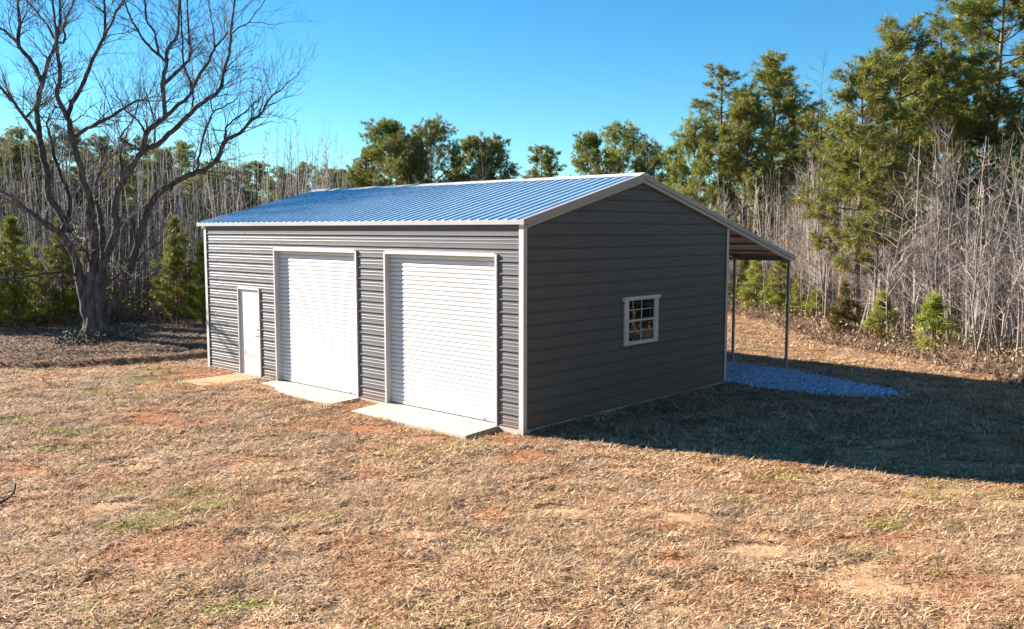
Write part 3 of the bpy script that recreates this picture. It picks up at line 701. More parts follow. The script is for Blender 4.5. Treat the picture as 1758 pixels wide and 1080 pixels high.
LIMBS = [
 (0.17, 0.04, [(-0.24,-0.08,1.16),(-0.25,-0.22,1.52),(-0.28,-0.34,2.23),(-0.32,-0.49,2.73),(-0.44,-0.72,3.2),(-0.63,-1.04,3.5),(-0.64,-1.21,3.63),(-0.9,-1.58,4.01),(-0.99,-1.81,4.28),(-1.52,-2.43,4.68)]),
 (0.11, 0.04, [(-0.44,-0.72,3.2),(-0.56,-0.53,3.5),(-0.69,-0.35,3.83),(-0.94,-0.25,4.37),(-1.33,-0.27,4.99),(-1.77,-0.32,5.68),(-2.07,-0.27,6.15),(-2.39,-0.25,6.67)]),
 (0.15, 0.03, [(-0.46,-0.46,3.29),(-0.84,-0.56,3.83),(-1.28,-0.71,4.37),(-1.5,-0.65,4.98),(-1.75,-0.62,5.57),(-2.04,-0.62,6.29),(-2.28,-0.55,7.08),(-2.41,-0.43,7.53),(-2.5,-0.27,7.93),(-2.55,-0.05,8.65),(-2.55,0.21,9.23),(-2.65,0.38,9.87),(-2.82,0.52,10.71),(-2.99,0.65,11.5)]),
 (0.1, 0.03, [(-2.5,-0.27,7.93),(-2.83,-0.42,8.58),(-3.23,-0.65,9.14),(-3.32,-0.57,9.81),(-3.47,-0.53,10.63),(-3.59,-0.47,11.38)]),
 (0.06, 0.03, [(-3.23,-0.65,9.14),(-3.74,-0.76,9.52),(-4.21,-0.86,9.79),(-4.89,-1.13,10.21)]),
 (0.05, 0.02, [(-2.55,0.21,9.23),(-3.0,0.2,9.74),(-3.44,0.19,10.1),(-4.18,-0.05,10.84),(-4.67,-0.11,11.28)]),
 (0.05, 0.02, [(-2.55,0.21,9.23),(-2.17,0.33,9.27),(-2.03,0.28,9.76),(-1.66,0.46,10.4),(-1.45,0.5,11.01)]),
 (0.085, 0.03, [(-2.04,-0.62,6.29),(-1.78,-0.79,6.29),(-1.71,-1.1,6.68),(-1.75,-1.48,7.25),(-1.67,-1.78,7.57),(-1.75,-2.18,8.21)]),
 (0.05, 0.035, [(-1.71,-1.1,6.68),(-1.56,-1.01,6.85),(-1.42,-0.95,6.98)]),
 (0.17, 0.025, [(-0.09,0.04,0.98),(-0.09,0.02,1.94),(0.05,0.08,2.67),(0.09,0.01,3.04),(0.1,-0.03,3.78),(0.19,-0.05,4.16),(0.12,-0.2,4.73),(0.1,-0.3,5.31),(0.03,-0.43,5.97),(0.04,-0.51,6.47),(0.11,-0.58,6.63),(-0.04,-0.79,7.26),(0.12,-0.73,7.75),(0.13,-0.78,8.52),(0.19,-0.81,8.98),(0.21,-0.87,9.62),(0.25,-0.88,10.43)]),
 (0.09, 0.025, [(0.12,-0.57,6.63),(0.17,-0.45,7.02),(0.37,-0.16,7.69),(0.5,0.07,8.34),(0.67,0.33,8.96),(0.63,0.41,9.61),(0.59,0.46,10.13),(0.56,0.54,10.82)]),
 (0.05, 0.02, [(0.67,0.33,8.96),(0.93,0.44,9.32),(1.19,0.53,9.7),(1.45,0.63,10.01),(1.71,0.74,10.48)]),
 (0.075, 0.035, [(0.09,-0.36,6.09),(0.66,-0.25,6.29),(1.33,-0.06,6.47),(2.04,0.18,6.77),(2.67,0.35,6.97)]),
 (0.14, 0.05, [(0.02,0.16,1.16),(-0.19,0.35,1.85),(-0.45,0.5,2.56),(-0.71,0.63,3.21),(-1.01,0.7,3.54),(-1.33,0.77,4.11),(-1.64,0.84,4.58),(-1.79,1.06,5.15)]),
 (0.17, 0.03, [(0.01,0.17,1.24),(0.04,0.23,2.05),(0.18,0.35,2.54),(0.41,0.58,3.29),(0.44,0.58,3.57),(0.43,0.55,3.99),(0.56,0.68,4.66),(0.75,0.84,5.04),(0.94,0.98,5.37),(1.14,1.14,5.71),(1.24,1.22,6.2),(1.47,1.39,6.45),(1.67,1.53,6.62),(1.79,1.58,6.73),(1.72,1.56,7.64),(1.82,1.66,8.29),(1.86,1.67,8.64),(2.11,1.89,9.1),(2.13,1.97,10.15),(2.16,2.02,10.82)]),
 (0.06, 0.02, [(1.82,1.66,8.29),(1.56,1.56,8.51),(1.15,1.35,8.94),(0.77,1.18,9.57),(0.45,1.08,10.22),(0.27,1.1,10.81)]),
 (0.05, 0.02, [(1.56,1.56,8.51),(1.72,1.4,9.08),(1.77,1.13,9.41),(1.96,1.01,10.0),(2.17,0.88,10.43)]),
 (0.07, 0.025, [(1.75,1.58,7.64),(1.82,1.91,7.98),(1.87,2.21,8.31),(1.82,2.41,8.6),(1.6,2.52,9.32),(1.34,2.63,10.4),(1.14,2.76,11.16)]),
 (0.075, 0.02, [(1.8,1.58,6.7),(1.84,1.95,7.04),(1.89,2.33,7.4),(1.78,2.57,7.81),(1.84,3.01,8.52),(1.76,3.28,8.94),(1.75,3.61,9.31),(1.62,3.82,9.57)]),
 (0.035, 0.015, [(1.76,3.28,8.94),(1.39,3.45,9.66),(0.99,3.59,10.31),(0.57,3.73,11.1)]),
 (0.05, 0.02, [(1.93,2.39,7.51),(2.05,2.33,7.65),(1.96,2.14,8.29),(1.99,2.1,9.2),(2.01,2.07,10.19)]),
 (0.11, 0.025, [(1.1,1.08,5.59),(1.09,1.36,5.8),(1.13,1.67,5.96),(1.23,2.07,6.35),(1.45,2.6,6.95),(1.53,2.98,7.29),(1.67,3.43,7.7),(1.58,3.68,8.34),(1.48,3.94,9.07),(1.32,4.19,10.15),(1.16,4.37,10.75),(0.96,4.55,11.55)]),
 (0.045, 0.03, [(1.45,2.6,6.95),(1.3,2.73,7.29),(1.14,2.85,7.64)]),
 (0.03, 0.012, [(1.71,3.88,9.46),(1.6,4.22,9.75),(1.55,4.62,9.98),(1.59,5.16,10.71),(1.4,5.45,11.19)]),
 (0.018, 0.008, [(1.55,4.62,9.98),(1.71,4.9,9.99),(1.98,5.28,9.95)]),
 (0.085, 0.03, [(0.56,0.68,4.6),(0.17,0.92,4.96),(-0.31,1.12,5.65),(-0.67,1.4,6.13)]),
 (0.16, 0.012, [(0.17,0.21,0.44),(0.3,0.22,0.74),(0.61,0.4,1.1),(0.85,0.53,1.6),(1.1,0.69,2.26),(1.31,0.84,3.01),(1.49,0.92,3.5),(1.75,1.09,4.15),(2.0,1.21,4.44),(2.41,1.47,4.71),(2.81,1.72,4.94),(3.26,2.0,5.09),(3.6,2.19,5.35),(3.78,2.25,5.63),(3.96,2.3,5.91),(4.36,2.54,6.11),(4.65,2.69,6.43),(4.94,2.84,6.6),(5.21,2.99,7.05),(5.46,3.09,7.21),(5.93,3.43,7.65)]),
 (0.05, 0.015, [(3.94,2.27,5.84),(3.92,2.33,6.11),(3.9,2.39,6.33),(4.17,2.73,6.66),(4.34,2.97,6.95)]),
 (0.05, 0.012, [(3.09,1.83,5.02),(3.32,1.75,5.23),(3.56,1.71,5.61),(3.9,1.8,6.37),(4.23,1.83,6.67),(4.77,2.03,6.85),(5.12,2.07,7.09)]),
 (0.03, 0.012, [(4.23,1.83,6.67),(4.1,1.81,6.71),(4.01,1.86,7.05)]),
 (0.07, 0.03, [(-0.33,-0.21,1.94),(-0.25,-0.45,1.99),(-0.28,-0.77,2.07),(-0.49,-1.29,2.03),(-0.69,-1.8,1.94),(-0.89,-2.31,1.89),(-1.12,-2.85,1.75)]),
 (0.06, 0.025, [(0.03,0.21,1.42),(0.4,0.17,1.65),(0.94,0.29,1.92),(1.47,0.4,2.24)]),
 (0.035, 0.015, [(1.18,0.79,2.38),(1.6,0.9,2.68),(2.09,1.07,2.93)]),
 (0.03, 0.012, [(-0.39,-0.29,1.75),(-0.31,-0.53,1.85),(-0.25,-0.81,1.83)]),
 (0.045, 0.012, [(1.24,1.22,6.2),(1.46,0.96,6.47),(1.46,0.53,6.85),(1.61,0.22,7.22)]),
 (0.04, 0.012, [(1.14,1.13,5.64),(1.04,0.97,5.81),(0.86,0.74,5.96),(0.82,0.64,6.1),(1.02,0.78,6.37),(1.22,0.92,6.71),(1.33,1.0,7.16),(1.39,1.02,7.58)]),
 (0.04, 0.012, [(1.03,1.57,5.91),(0.83,1.7,6.23),(0.54,1.79,6.88),(0.14,1.79,7.62),(-0.16,1.86,8.11)]),
 (0.06, 0.04, [(-0.08,0.03,2.05),(0.19,-0.2,2.49),(0.53,-0.39,2.71)]),
 (0.05, 0.03, [(-0.04,-0.11,3.02),(-0.61,-0.05,3.07),(-1.17,0.01,3.14)]),
]

TB = (-17.44, -0.13, float(gz(np.array(-17.44), np.array(-0.13))))
tree = empty('bare_tree', TB)
tag(tree, 'large bare spreading tree with many dark limbs left of the garage', 'tree')
# trunk: several stems grown together over a flared foot
tk = TM()
for (pts, rr) in (([(-.10,-.09,-.3),(-.09,-.08,.12),(-.12,-.11,.5),(-.19,-.17,1.0),(-.26,-.22,1.5),(-.28,-.33,2.15)], (.44,.34,.25,.23,.21,.16)),
                  ([(.02,.02,-.3),(.01,.01,.12),(.0,.0,.5),(-.02,-.02,1.0),(-.03,-.04,1.55),(-.06,-.05,2.05)], (.50,.38,.29,.27,.23,.17)),
                  ([(.14,.13,-.3),(.13,.11,.12),(.12,.10,.5),(.12,.11,1.0),(.11,.12,1.5),(.13,.14,2.0)], (.44,.33,.24,.22,.20,.15)),
                  ([(.10,-.12,-.3),(.08,-.12,.15),(.06,-.10,.6),(.05,-.06,1.2)], (.36,.28,.22,.16)),
                  ([(-.5,-.52,-.12),(-.3,-.32,.06),(-.12,-.14,.45)], (.08,.14,.16)), ([(.55,.1,-.12),(.32,.06,.05),(.14,.05,.4)], (.08,.14,.16)), ([(.2,-.6,-.12),(.13,-.38,.05),(.06,-.16,.42)], (.08,.14,.17))):
    P_, r_ = smooth_path(pts, rr, 4, .006)
    tk.tube(P_, .80 * r_ * (1 + rng.normal(0, .06, len(r_))), 12, 1.6)
link('trunk', tk.mesh('trunk', M['bark']), tree)
tw = TM()
for (r0, r1, pts) in LIMBS:
    n = len(pts); P_, rr = smooth_path(pts, np.linspace(1, 0, n) ** 0.8 * (r0 - r1) + r1, 4, 0.012)
    rr = rr * (1 + rng.normal(0, 0.05, len(rr)))
    rr = rr * .82; lm = TM(); lm.tube(P_, rr, 8 if r0 > 0.07 else 6, rng.uniform(0.85, 1.25))
    link('limb', lm.mesh('limb', M['bark']), tree)
    seg = np.linalg.norm(np.diff(P_, axis=0), axis=1); tot = seg.sum()
    nb_ = int(tot * (5.6 if r0 < 0.12 else 4.6)) + 3
    for q in range(nb_):
        f = rng.uniform(0.22, 1.0) ** 0.8 * (len(P_) - 1); i0 = min(int(f), len(P_) - 2)
        p = P_[i0] + (P_[i0 + 1] - P_[i0]) * (f - i0); bd = P_[i0 + 1] - P_[i0]; bd /= np.linalg.norm(bd)
        hi = p[2] > 5.0
        nd = bd * 0.55 + rand_perp(bd) * 0.8 + np.array([0, 0, 0.35 if hi else 0.15])
        rad = float(np.interp(f, np.arange(len(P_)), rr))
        ln = rng.uniform(0.5, 1.5) if hi else rng.uniform(0.3, 1.1)
        grow(tw, p, nd, ln, min(rad * 0.35, rng.uniform(0.010, 0.022)), 2, 0.22, rng.uniform(0.9, 1.5) if hi else rng.uniform(1.6, 3.6), 3, 0.7, 4)
    # leader tip
    e = P_[-1] - P_[-2]; e /= np.linalg.norm(e)
    for q in range(3):
        grow(tw, P_[-1], e + rand_perp(e) * 0.35, rng.uniform(0.7, 1.5), r1 * 0.6, 2, 0.25, 1.1, 3, 0.6, 4)
tag(link('twigs', tw.mesh('twigs', M['bark'], False), tree), kind='stuff')

# ------------------------------------------------------------------ tree prototypes
def tufts(C_, D_, size, k, w, tint):
    """needle bursts: k slim triangles each"""
    n = len(C_)
    d = rng.normal(size=(n, k, 3)); d /= np.linalg.norm(d, axis=2)[..., None]
    d = d + 0.85 * D_[:, None, :]; d /= np.linalg.norm(d, axis=2)[..., None]
    ref = rng.normal(size=(n, k, 3)); s = np.cross(d, ref); s /= np.linalg.norm(s, axis=2)[..., None] + 1e-9
    ln = size[:, None, None] * rng.uniform(0.7, 1.15, (n, k, 1))
    c = C_[:, None, :] + rng.normal(0, 0.12, (n, k, 3)) * size[:, None, None]
    V = np.stack([c - s * w * 0.5, c + s * w * 0.5, c + d * ln], 2)
    T = np.repeat(tint[:, None, :], k * 3, 1).reshape(-1, 3) * rng.uniform(0.8, 1.2, (n, k, 1)).repeat(3, 1).reshape(-1, 1)
    return V.reshape(-1, 3), T
def make_pine(seed, H, cb, cw, young=False, dens=1.0, mat='needles', lean=0.0):
    global rng
    keep = rng; rng = np.random.default_rng(seed)
    tm = TM()
    n = 9; zs = np.linspace(0, H, n)
    P_ = np.stack([np.cumsum(rng.normal(0, 0.012 * H / 8, n)) + lean * zs, np.cumsum(rng.normal(0, 0.012 * H / 8, n)), zs], 1); P_[0, :2] = 0
    r0 = 0.011 * H + 0.02
    Ps, rs = smooth_path(P_, r0 * (1 - 0.9 * (zs / H) ** 0.9), 2)
    Ps[0, 2] = -0.3
    tm.tube(Ps, rs, 7, 1.0)
    C_, D_, S_, T_ = [], [], [], []
    def tuft(p, d, s):
        C_.append(p); D_.append(d / (np.linalg.norm(d) + 1e-9)); S_.append(s)
        g = rng.uniform(0.65, 1.35); yb = rng.uniform(0.85, 1.2); T_.append((g * yb, g, g * rng.uniform(0.6, 1.2)))
    z = cb * H; az = rng.uniform(0, 6.28)
    ts = 0.23 if not young else 0.21
    while z < H * 0.985:
        t = (z / H - cb) / (1 - cb)
        if young: prof = (1 - t) ** 0.75 * (0.75 + 0.25 * min(1, t / 0.12))
        else: prof = math.sqrt(max(0.02, 1 - t ** 2.2)) * (0.55 + 0.45 * min(1, t / 0.35))
        for q in range(3 if young else (2 if rng.random() < 0.6 else 3)):
            az += 2.4 + rng.normal(0, 0.4)
            ln = cw * prof * rng.uniform(0.45 if not young else 0.7, 1.12)
            if not young and t < 0.15 and rng.random() < 0.4: continue
            el = (-0.05 + 0.85 * t ** 1.5 + rng.normal(0, 0.12)) if not young else (0.35 + 0.6 * t)
            d0 = np.array([math.cos(az) * math.cos(el), math.sin(az) * math.cos(el), math.sin(el)])
            xy = np.array([np.interp(z, zs, P_[:, 0]), np.interp(z, zs, P_[:, 1]), z])
            m_ = 5; Q = [xy]; dd = d0.copy()
            for a in range(m_):
                dd = dd + rng.normal(0, 0.10, 3) + np.array([0, 0, 0.10]); dd /= np.linalg.norm(dd); Q.append(Q[-1] + dd * ln / m_)
            Q = np.array(Q)
            tm.tube(Q, np.linspace(0.010 + 0.014 * ln, 0.005, m_ + 1), 4, 1.0)
            tuft(Q[-1], dd, ts * rng.uniform(0.9, 1.2))
            ns = max(3, int(ln * (15 if not young else 10) * dens))
            for a in range(ns):
                f = rng.uniform(0.30 if not young else 0.15, 1.0) * m_; i0 = min(int(f), m_ - 1); p = Q[i0] + (Q[i0 + 1] - Q[i0]) * (f - i0)
                bd = Q[i0 + 1] - Q[i0]; bd /= np.linalg.norm(bd); sd = bd * 0.6 + rand_perp(bd) * 0.8 + np.array([0, 0, 0.3]); sd /= np.linalg.norm(sd)
                sl = min(0.75, ln * 0.45) * rng.uniform(0.4, 1.0); e = p + sd * sl
                tm.tube([p, p + sd * sl * 0.5 + rng.normal(0, 0.02, 3), e], [0.008, 0.006, 0.004], 3, 1.0)
                tuft(e, sd, ts * rng.uniform(0.8, 1.2))
                if sl > 0.15: tuft(p + sd * sl * 0.6 + rng.normal(0, .05, 3), sd, ts * rng.uniform(0.7, 1.0))
                if sl > 0.4: tuft(p + sd * sl * 0.8 + rng.normal(0, .07, 3), sd, ts * rng.uniform(0.7, 1.0))
        z += (0.030 * H * rng.uniform(0.7, 1.3) + 0.05) if not young else (0.05 + 0.03 * (H < 2.5)) * H * rng.uniform(0.8, 1.2) + 0.04
    tuft(Ps[-1], np.array([0, 0, 1.]), ts)
    # dead stubs below the crown
    if not young:
        for q in range(14):
            zz = rng.uniform(0.12, cb + 0.1) * H; a = rng.uniform(0, 6.28); l = rng.uniform(0.2, 1.0)
            p = np.array([np.interp(zz, zs, P_[:, 0]), np.interp(zz, zs, P_[:, 1]), zz]); d0 = np.array([math.cos(a), math.sin(a), rng.uniform(-0.2, 0.4)])
            tm.tube([p, p + d0 * l * 0.5, p + d0 * l + np.array([0, 0, 0.1])], [0.016, 0.011, 0.005], 3, 1.5)
    V, T = tufts(np.array(C_), np.array(D_), np.array(S_), 24, 0.019 if not young else 0.018, np.array(T_))
    tri = np.arange(len(V)).reshape(-1, 3)
    out = (tm.mesh('pine_trunk', M['pine_bark']), mesh_np('pine_crown', V, tri, M[mat], tint=T), H)
    rng = keep
    return out
def make_sapling(seed, H, mat, r0=0.035, dens=1.0, spread=0.6, low=0.2, many=5):
    global rng
    r0 *= 0.72; dens *= 1.35
    keep = rng; rng = np.random.default_rng(seed)
    tm = TM(); cr = TM(); n = 8; zs = np.linspace(0, H, n)
    lx, ly = rng.normal(0, 0.06, 2)
    P_ = np.stack([np.cumsum(rng.normal(0, 0.05, n)) + lx * zs, np.cumsum(rng.normal(0, 0.05, n)) + ly * zs, zs], 1); P_[0, :2] = 0
    Ps, rs = smooth_path(P_, r0 * (1 - 0.88 * zs / H), 2); Ps[0, 2] = -0.25
    tm.tube(Ps, rs, 5, 1.0)
    nb_ = int(H * 4.2 * dens)
    for q in range(nb_):
        t = low + (1 - low) * (q + rng.random()) / nb_; zz = t * H
        p = np.array([np.interp(zz, zs, P_[:, 0]), np.interp(zz, zs, P_[:, 1]), zz]); a = rng.uniform(0, 6.28)
        el = rng.uniform(0.45, 1.05); d0 = np.array([math.cos(a) * math.cos(el), math.sin(a) * math.cos(el), math.sin(el)])
        grow(cr, p, d0, (0.35 + 1.25 * (1 - t) ** 0.7) * rng.uniform(0.5, 1.2) * spread / 0.6, max(0.005, r0 * 0.32 * (1 - 0.6 * t)), 1, 0.2, 1.0, 3, 0.6, many)
    out = (tm.mesh('sapling_trunk', mat), cr.mesh('sapling_branches', mat, False), H)
    rng = keep
    return out
def put(proto, name, x, y, h, rz, label, cat, group=None, wid=1.0):
    o = empty(name, (x, y, float(gz(np.array(x), np.array(y)))), rz)
    s = h / proto[2]
    for nm, me in (('trunk', proto[0]), ('crown', proto[1])):
        c = link(nm, me, o); c.scale = (s * wid, s * wid, s)
    return tag(o, label, cat, group)

CX, CY = 10.274, -11.48
FX, FY = -math.sin(0.7427), math.cos(0.7427)
def in_view(x, y, tan_lim):
    dx, dy = x - CX, y - CY; dep = dx * FX + dy * FY; lat = dx * FY - dy * FX
    return (dep > 3) & (np.abs(lat) < dep * tan_lim)
def scatter(n, box, dmin, dmax, seed, tan_lim, power=1.0):
    r = np.random.default_rng(seed); out = []
    while len(out) < n:
        x = r.uniform(box[0], box[1], 4000); y = r.uniform(box[2], box[3], 4000)
        d = forest_d(x, y); u = r.random(4000)
        k = (d > dmin) & (d < dmax) & in_view(x, y, tan_lim) & (u < (1 - (d - dmin) / (dmax - dmin)) ** power + 0.15)
        out += list(zip(x[k], y[k]))
    return out[:n]
rs = random.Random(11)
TALL = [make_pine(101 + k, h, cb, cw, dens=d) for k, (h, cb, cw, d) in enumerate([(12, .38, 2.3, 1.0), (12, .45, 2.0, .8), (11, .30, 2.4, 1.1), (10, .35, 1.9, 1.0), (9.5, .25, 2.1, 1.1), (12, .5, 1.7, .8)])]
BROAD = [make_pine(151 + k, 10.0, .14, 2.9, dens=1.0) for k in range(2)]
TALL += BROAD
YOUNG = [make_pine(201 + k, h, .06, cw, young=True, mat='young_needles', dens=d) for k, (h, cw, d) in enumerate([(4.0, 1.25, 1.0), (3.4, 0.9, .9), (2.2, 0.75, .9), (1.6, .5, .8)])]
CEDAR = make_pine(301, 2.3, .03, .72, young=True, mat='cedar', dens=1.6)
PALE = [make_sapling(401 + k, h, M['pale_bark'], r, d, sp) for k, (h, r, d, sp) in enumerate([(7.5, .045, 1.0, .6), (6.5, .036, .9, .5), (5.5, .03, .9, .5), (8.0, .05, .8, .7), (4.5, .024, .9, .5), (6.0, .03, 1.1, .65), (7.0, .034, .8, .45)])]
GREY = [make_sapling(501 + k, h, M['grey_bark'], r, d, sp) for k, (h, r, d, sp) in enumerate([(8.0, .05, 1.0, .6), (7.0, .04, .9, .55), (6.0, .03, 1.0, .5), (9.0, .055, .9, .7), (5.0, .028, 1.0, .6)])]

# ------------------------------------------------------------------ pines: (x, y, height, prototype, width, label)
PINES_R = [
 (0.7, 25.9, 13.1, 0, 1.45, 'tallest pine, its crown leaving the top right corner of the picture'),
 (-1.9, 27.5, 12.0, 1, 1.15, 'thin-crowned tall pine between the two highest crowns at right'),
 (-2.0, 23.2, 11.0, 2, 1.1, 'tall pine with flat rounded top over the thicket right of the lean-to'),
 (-1.7, 19.1, 8.9, 4, 1.15, 'yellow-green pine at the thicket edge with boughs reaching low towards the lean-to'),
 (-11.1, 31.4, 11.9, 3, 1.3, 'right one of the twin tall pines directly behind the lean-to roof'),
 (-13.5, 30.4, 11.7, 5, 1.45, 'left one of the twin tall pines directly behind the lean-to roof'),
 (-13.3, 27.5, 8.6, 6, .85, 'bright mid-height pine behind the gable peak'),
 (-11.9, 37.1, 9.9, 6, 1.0, 'darker pine in the gap right of the twin tall pines'),
 (-10.9, 28.5, 9.6, 7, .95, 'full green pine in front of the twin tall pines'),
 (-2.2, 32.5, 10.8, 1, 1.3, 'pine with see-through crown behind the tallest right-hand pine'),
 (2.0, 30.4, 11.6, 0, 1.3, 'dark pine at the right picture edge below the highest crown'),
 (-8.1, 32.2, 8.3, 2, 1.2, 'shorter pine filling the gap beside the yellow-green pine'),
 (-4.1, 32.1, 10.8, 7, 1.1, 'dense dark pine behind the flat-topped pine'),
 (-21.6, 39.0, 8.7, 4, .9, 'distant pine just right of the ridge end'),
 (0.9, 24.1, 8.4, 2, 1.2, 'lower pine under the tallest crown at the right edge'),
]
for k, (x, y, h, q, w, lab) in enumerate(PINES_R):
    put(TALL[q], 'pine_tree', x, y, h, k * 1.7, lab, 'pine tree', 'pines behind the lean-to', w)
PINES_C = [(-26.5, 40.2, 10.4, 6, 1.0, 'round-topped pine above the right half of the roof ridge'), (-27.0, 36.9, 9.8, 7, .85, 'yellow-green pine left of the round-topped pine above the ridge'), (-34.6, 40.8, 9.6, 4, 1.1, 'small lone dark pine above the middle of the ridge'),
 (-23.9, 39.6, 9.0, 6, .85, 'low pine above the ridge close to the gable'), (-35.5, 26.5, 10.4, 7, 1.15, 'broadest pine above the left half of the roof ridge'), (-35.0, 29.7, 10.4, 6, 1.0, 'pine directly right of the broadest pine above the ridge'),
 (-34.2, 33.0, 9.8, 7, .9, 'dark pine with notched top above the ridge middle'), (-31.8, 32.4, 9.3, 6, .95, 'rightmost pine of the left cluster above the ridge'), (-38.8, 27.4, 9.0, 7, .8, 'leftmost low pine of the cluster above the ridge'), (-32.9, 26.0, 9.2, 6, .9, 'short pine in front of the cluster above the ridge')]
for k, (x, y, h, q, w, lab) in enumerate(PINES_C):
    put(TALL[q], 'pine_tree', x, y, h, 1 + k * 2.1, lab, 'pine tree', 'pines above the roof ridge', w)
PINES_L = [(-51.2, 30.9, 8.5, 2, 1.5), (-52.4, 27.1, 8.6, 4, 1.5), (-45.4, 17.2, 9.1, 0, 1.2), (-45.6, 14.3, 9.0, 3, 1.3), (-46.7, 10.6, 9.3, 2, 1.3), (-46.6, 7.9, 9.1, 0, 1.3), (-39.3, 6.2, 7.7, 4, 1.2), (-41.0, 10.2, 8.3, 2, 1.2), (-47.3, 20.8, 8.0, 3, 1.2), (-36.6, 11.4, 7.6, 4, 1.1), (-46.0, 5.7, 9.0, 3, 1.3), (-40.9, 18.3, 7.1, 4, 1.2), (-44.0, 23.7, 7.5, 2, 1.2), (-47.5, 31.5, 8.0, 4, 1.3), (-36., 4., 7.2, 4, 1.2), (-38., 1.5, 7.6, 2, 1.2), (-34.5, 8.5, 6.8, 4, 1.1), (-43., 27., 7.6, 4, 1.2), (-50., 36., 8.4, 2, 1.3), (-38., 15., 7.0, 2, 1.2)]
for k, (x, y, h, q, w) in enumerate(PINES_L):
    put(TALL[q], 'pine_tree', x, y, h, 2 + k * 1.3, 'dull green pine in the woods behind the large bare tree', 'pine tree', 'pines in the left woods', w)
FILL = [make_pine(601 + k, 7.0, .08, 1.9, dens=.5) for k in range(2)]
for k, (x, y) in enumerate(scatter(80, (-75, 25, -12, 75), 14.0, 52.0, 37, 0.72, 0.25)):
    put(FILL[k % 2], 'pine_tree', x, y, rs.uniform(5.2, 7.4), k * 1.9, 'dark full pine deep in the woods behind the front rows of trees', 'pine tree', 'pines deep in the woods', rs.uniform(1.2, 1.6))
RING = [(12.0, 10.5), (14.5, 8.5), (16.5, 5.5), (18.0, 3.0), (19.5, 0.5), (20.0, -3.0), (21.0, -6.0), (21.5, -10.0), (23.0, -14.0), (24.0, -19.0), (14.0, 12.5), (17.5, 9.5), (20.0, 6.0), (22.0, 2.0), (23.0, -2.0), (24.0, -7.0), (25.5, -12.0), (11.0, 14.5)]
for k, (x, y) in enumerate(RING):
    for (dx, dy, pr, h) in ((0, 0, TALL[(0, 2, 4, 3)[k % 4]], rs.uniform(10.5, 13)), (1.5, 1.2, FILL[k % 2], rs.uniform(6, 8))):
        put(pr, 'pine_tree', x + dx, y + dy, h, k * 2.3, 'pine of the wood edge opposite the end wall, beyond the right picture edge', 'pine tree', 'pines beyond the right picture edge', 1.3)
YP_ = [(-19.6, 3.6, 3.6, 0, .95, 'bright green cone-shaped young pine between the bare tree and the garage'), (-18.7, 4.1, 2.7, 1, 1.1, 'smaller young pine close to the left end of the garage'),
 (-22.5, .9, 3.6, 0, 1.1, 'young pine seen through the left limbs of the bare tree'), (-22.7, -.6, 3.5, 1, 1.3, 'young pine at the left picture edge behind the low limb'),
 (-18.0, 4.9, 2.0, 2, 1.2, 'low young pine touching the garage outline at left'), (-22.8, -1.7, 3.4, 0, 1.0, 'young pine cut by the left picture edge'),
 (-26.1, 1.3, 2.4, 2, 1.4, 'squat young pine under the low horizontal limb'),
 (-7.3, 22.7, 2.2, 1, 1.5, 'left young pine framed by the two lean-to posts'), (-6.1, 22.4, 2.4, 1, 1.5, 'right young pine framed by the two lean-to posts'), (-4.9, 21.6, 1.5, 2, 1.3, 'low green pine just right of the lean-to corner post'),
 (-4.0, 21.2, 1.2, 3, 1.5, 'lowest green pine between the lean-to post and the brown cedar'), (1.8, 16.0, 1.6, 3, 1.3, 'small yellow-green pine standing alone before the right thicket'), (-0.2, 17.4, 1.5, 3, 1.2, 'thin small pine right of the brown cedar'), (-9.1, 25.1, 2.0, 2, 1.5, 'young pine half hidden behind the garage back corner')]
for k, (x, y, h, q, w, lab) in enumerate(YP_):
    put(YOUNG[q], 'young_pine', x, y, h + 0.15, k * 1.1, lab, 'young pine', 'young pines at the wood edge', w)
put(CEDAR, 'cedar_shrub', -1.5, 17.6, 1.95, 0.4, 'olive-brown upright cedar at the thicket edge right of the lean-to', 'cedar', None, 1.0)
put(CEDAR, 'cedar_shrub', 0.0, 16.7, 0.75, 2.0, 'knee-high rusty cedar beside the larger olive cedar', 'cedar', None, 1.2)

# ------------------------------------------------------------------ bare saplings
right = scatter(170, (-12, 12, 8, 36), 0.1, 11, 21, 0.66)
for (x, y) in right:
    if (x + 1.5) ** 2 + (y - 17.6) ** 2 < 0.8 or (x - 1.8) ** 2 + (y - 16) ** 2 < 0.5: continue
    q = rs.randrange(len(PALE)); h = PALE[q][2] * rs.uniform(0.55, 0.98)
    put(PALE[q], 'bare_sapling', x, y, h, rs.uniform(0, 6.3), 'slender pale leafless sapling in the thicket right of the lean-to', 'sapling', 'saplings of the right thicket', rs.uniform(.7, 1.5)).rotation_euler[0:2] = (rs.gauss(0, .06 if rs.random() < .85 else .3), rs.gauss(0, .06 if rs.random() < .85 else .3))
left = scatter(105, (-50, -14, -6, 40), 0.3, 18, 22, 0.66, 0.6)
for (x, y) in left:
    q = rs.randrange(len(GREY)); h = GREY[q][2] * rs.uniform(0.5, 0.95)
    put(GREY[q], 'bare_sapling', x, y, h, rs.uniform(0, 6.3), 'slender grey leafless sapling in the woods behind the large bare tree', 'sapling', 'saplings of the left woods', rs.uniform(.7, 1.5)).rotation_euler[0:2] = (rs.gauss(0, .06 if rs.random() < .85 else .25), rs.gauss(0, .06 if rs.random() < .85 else .25))
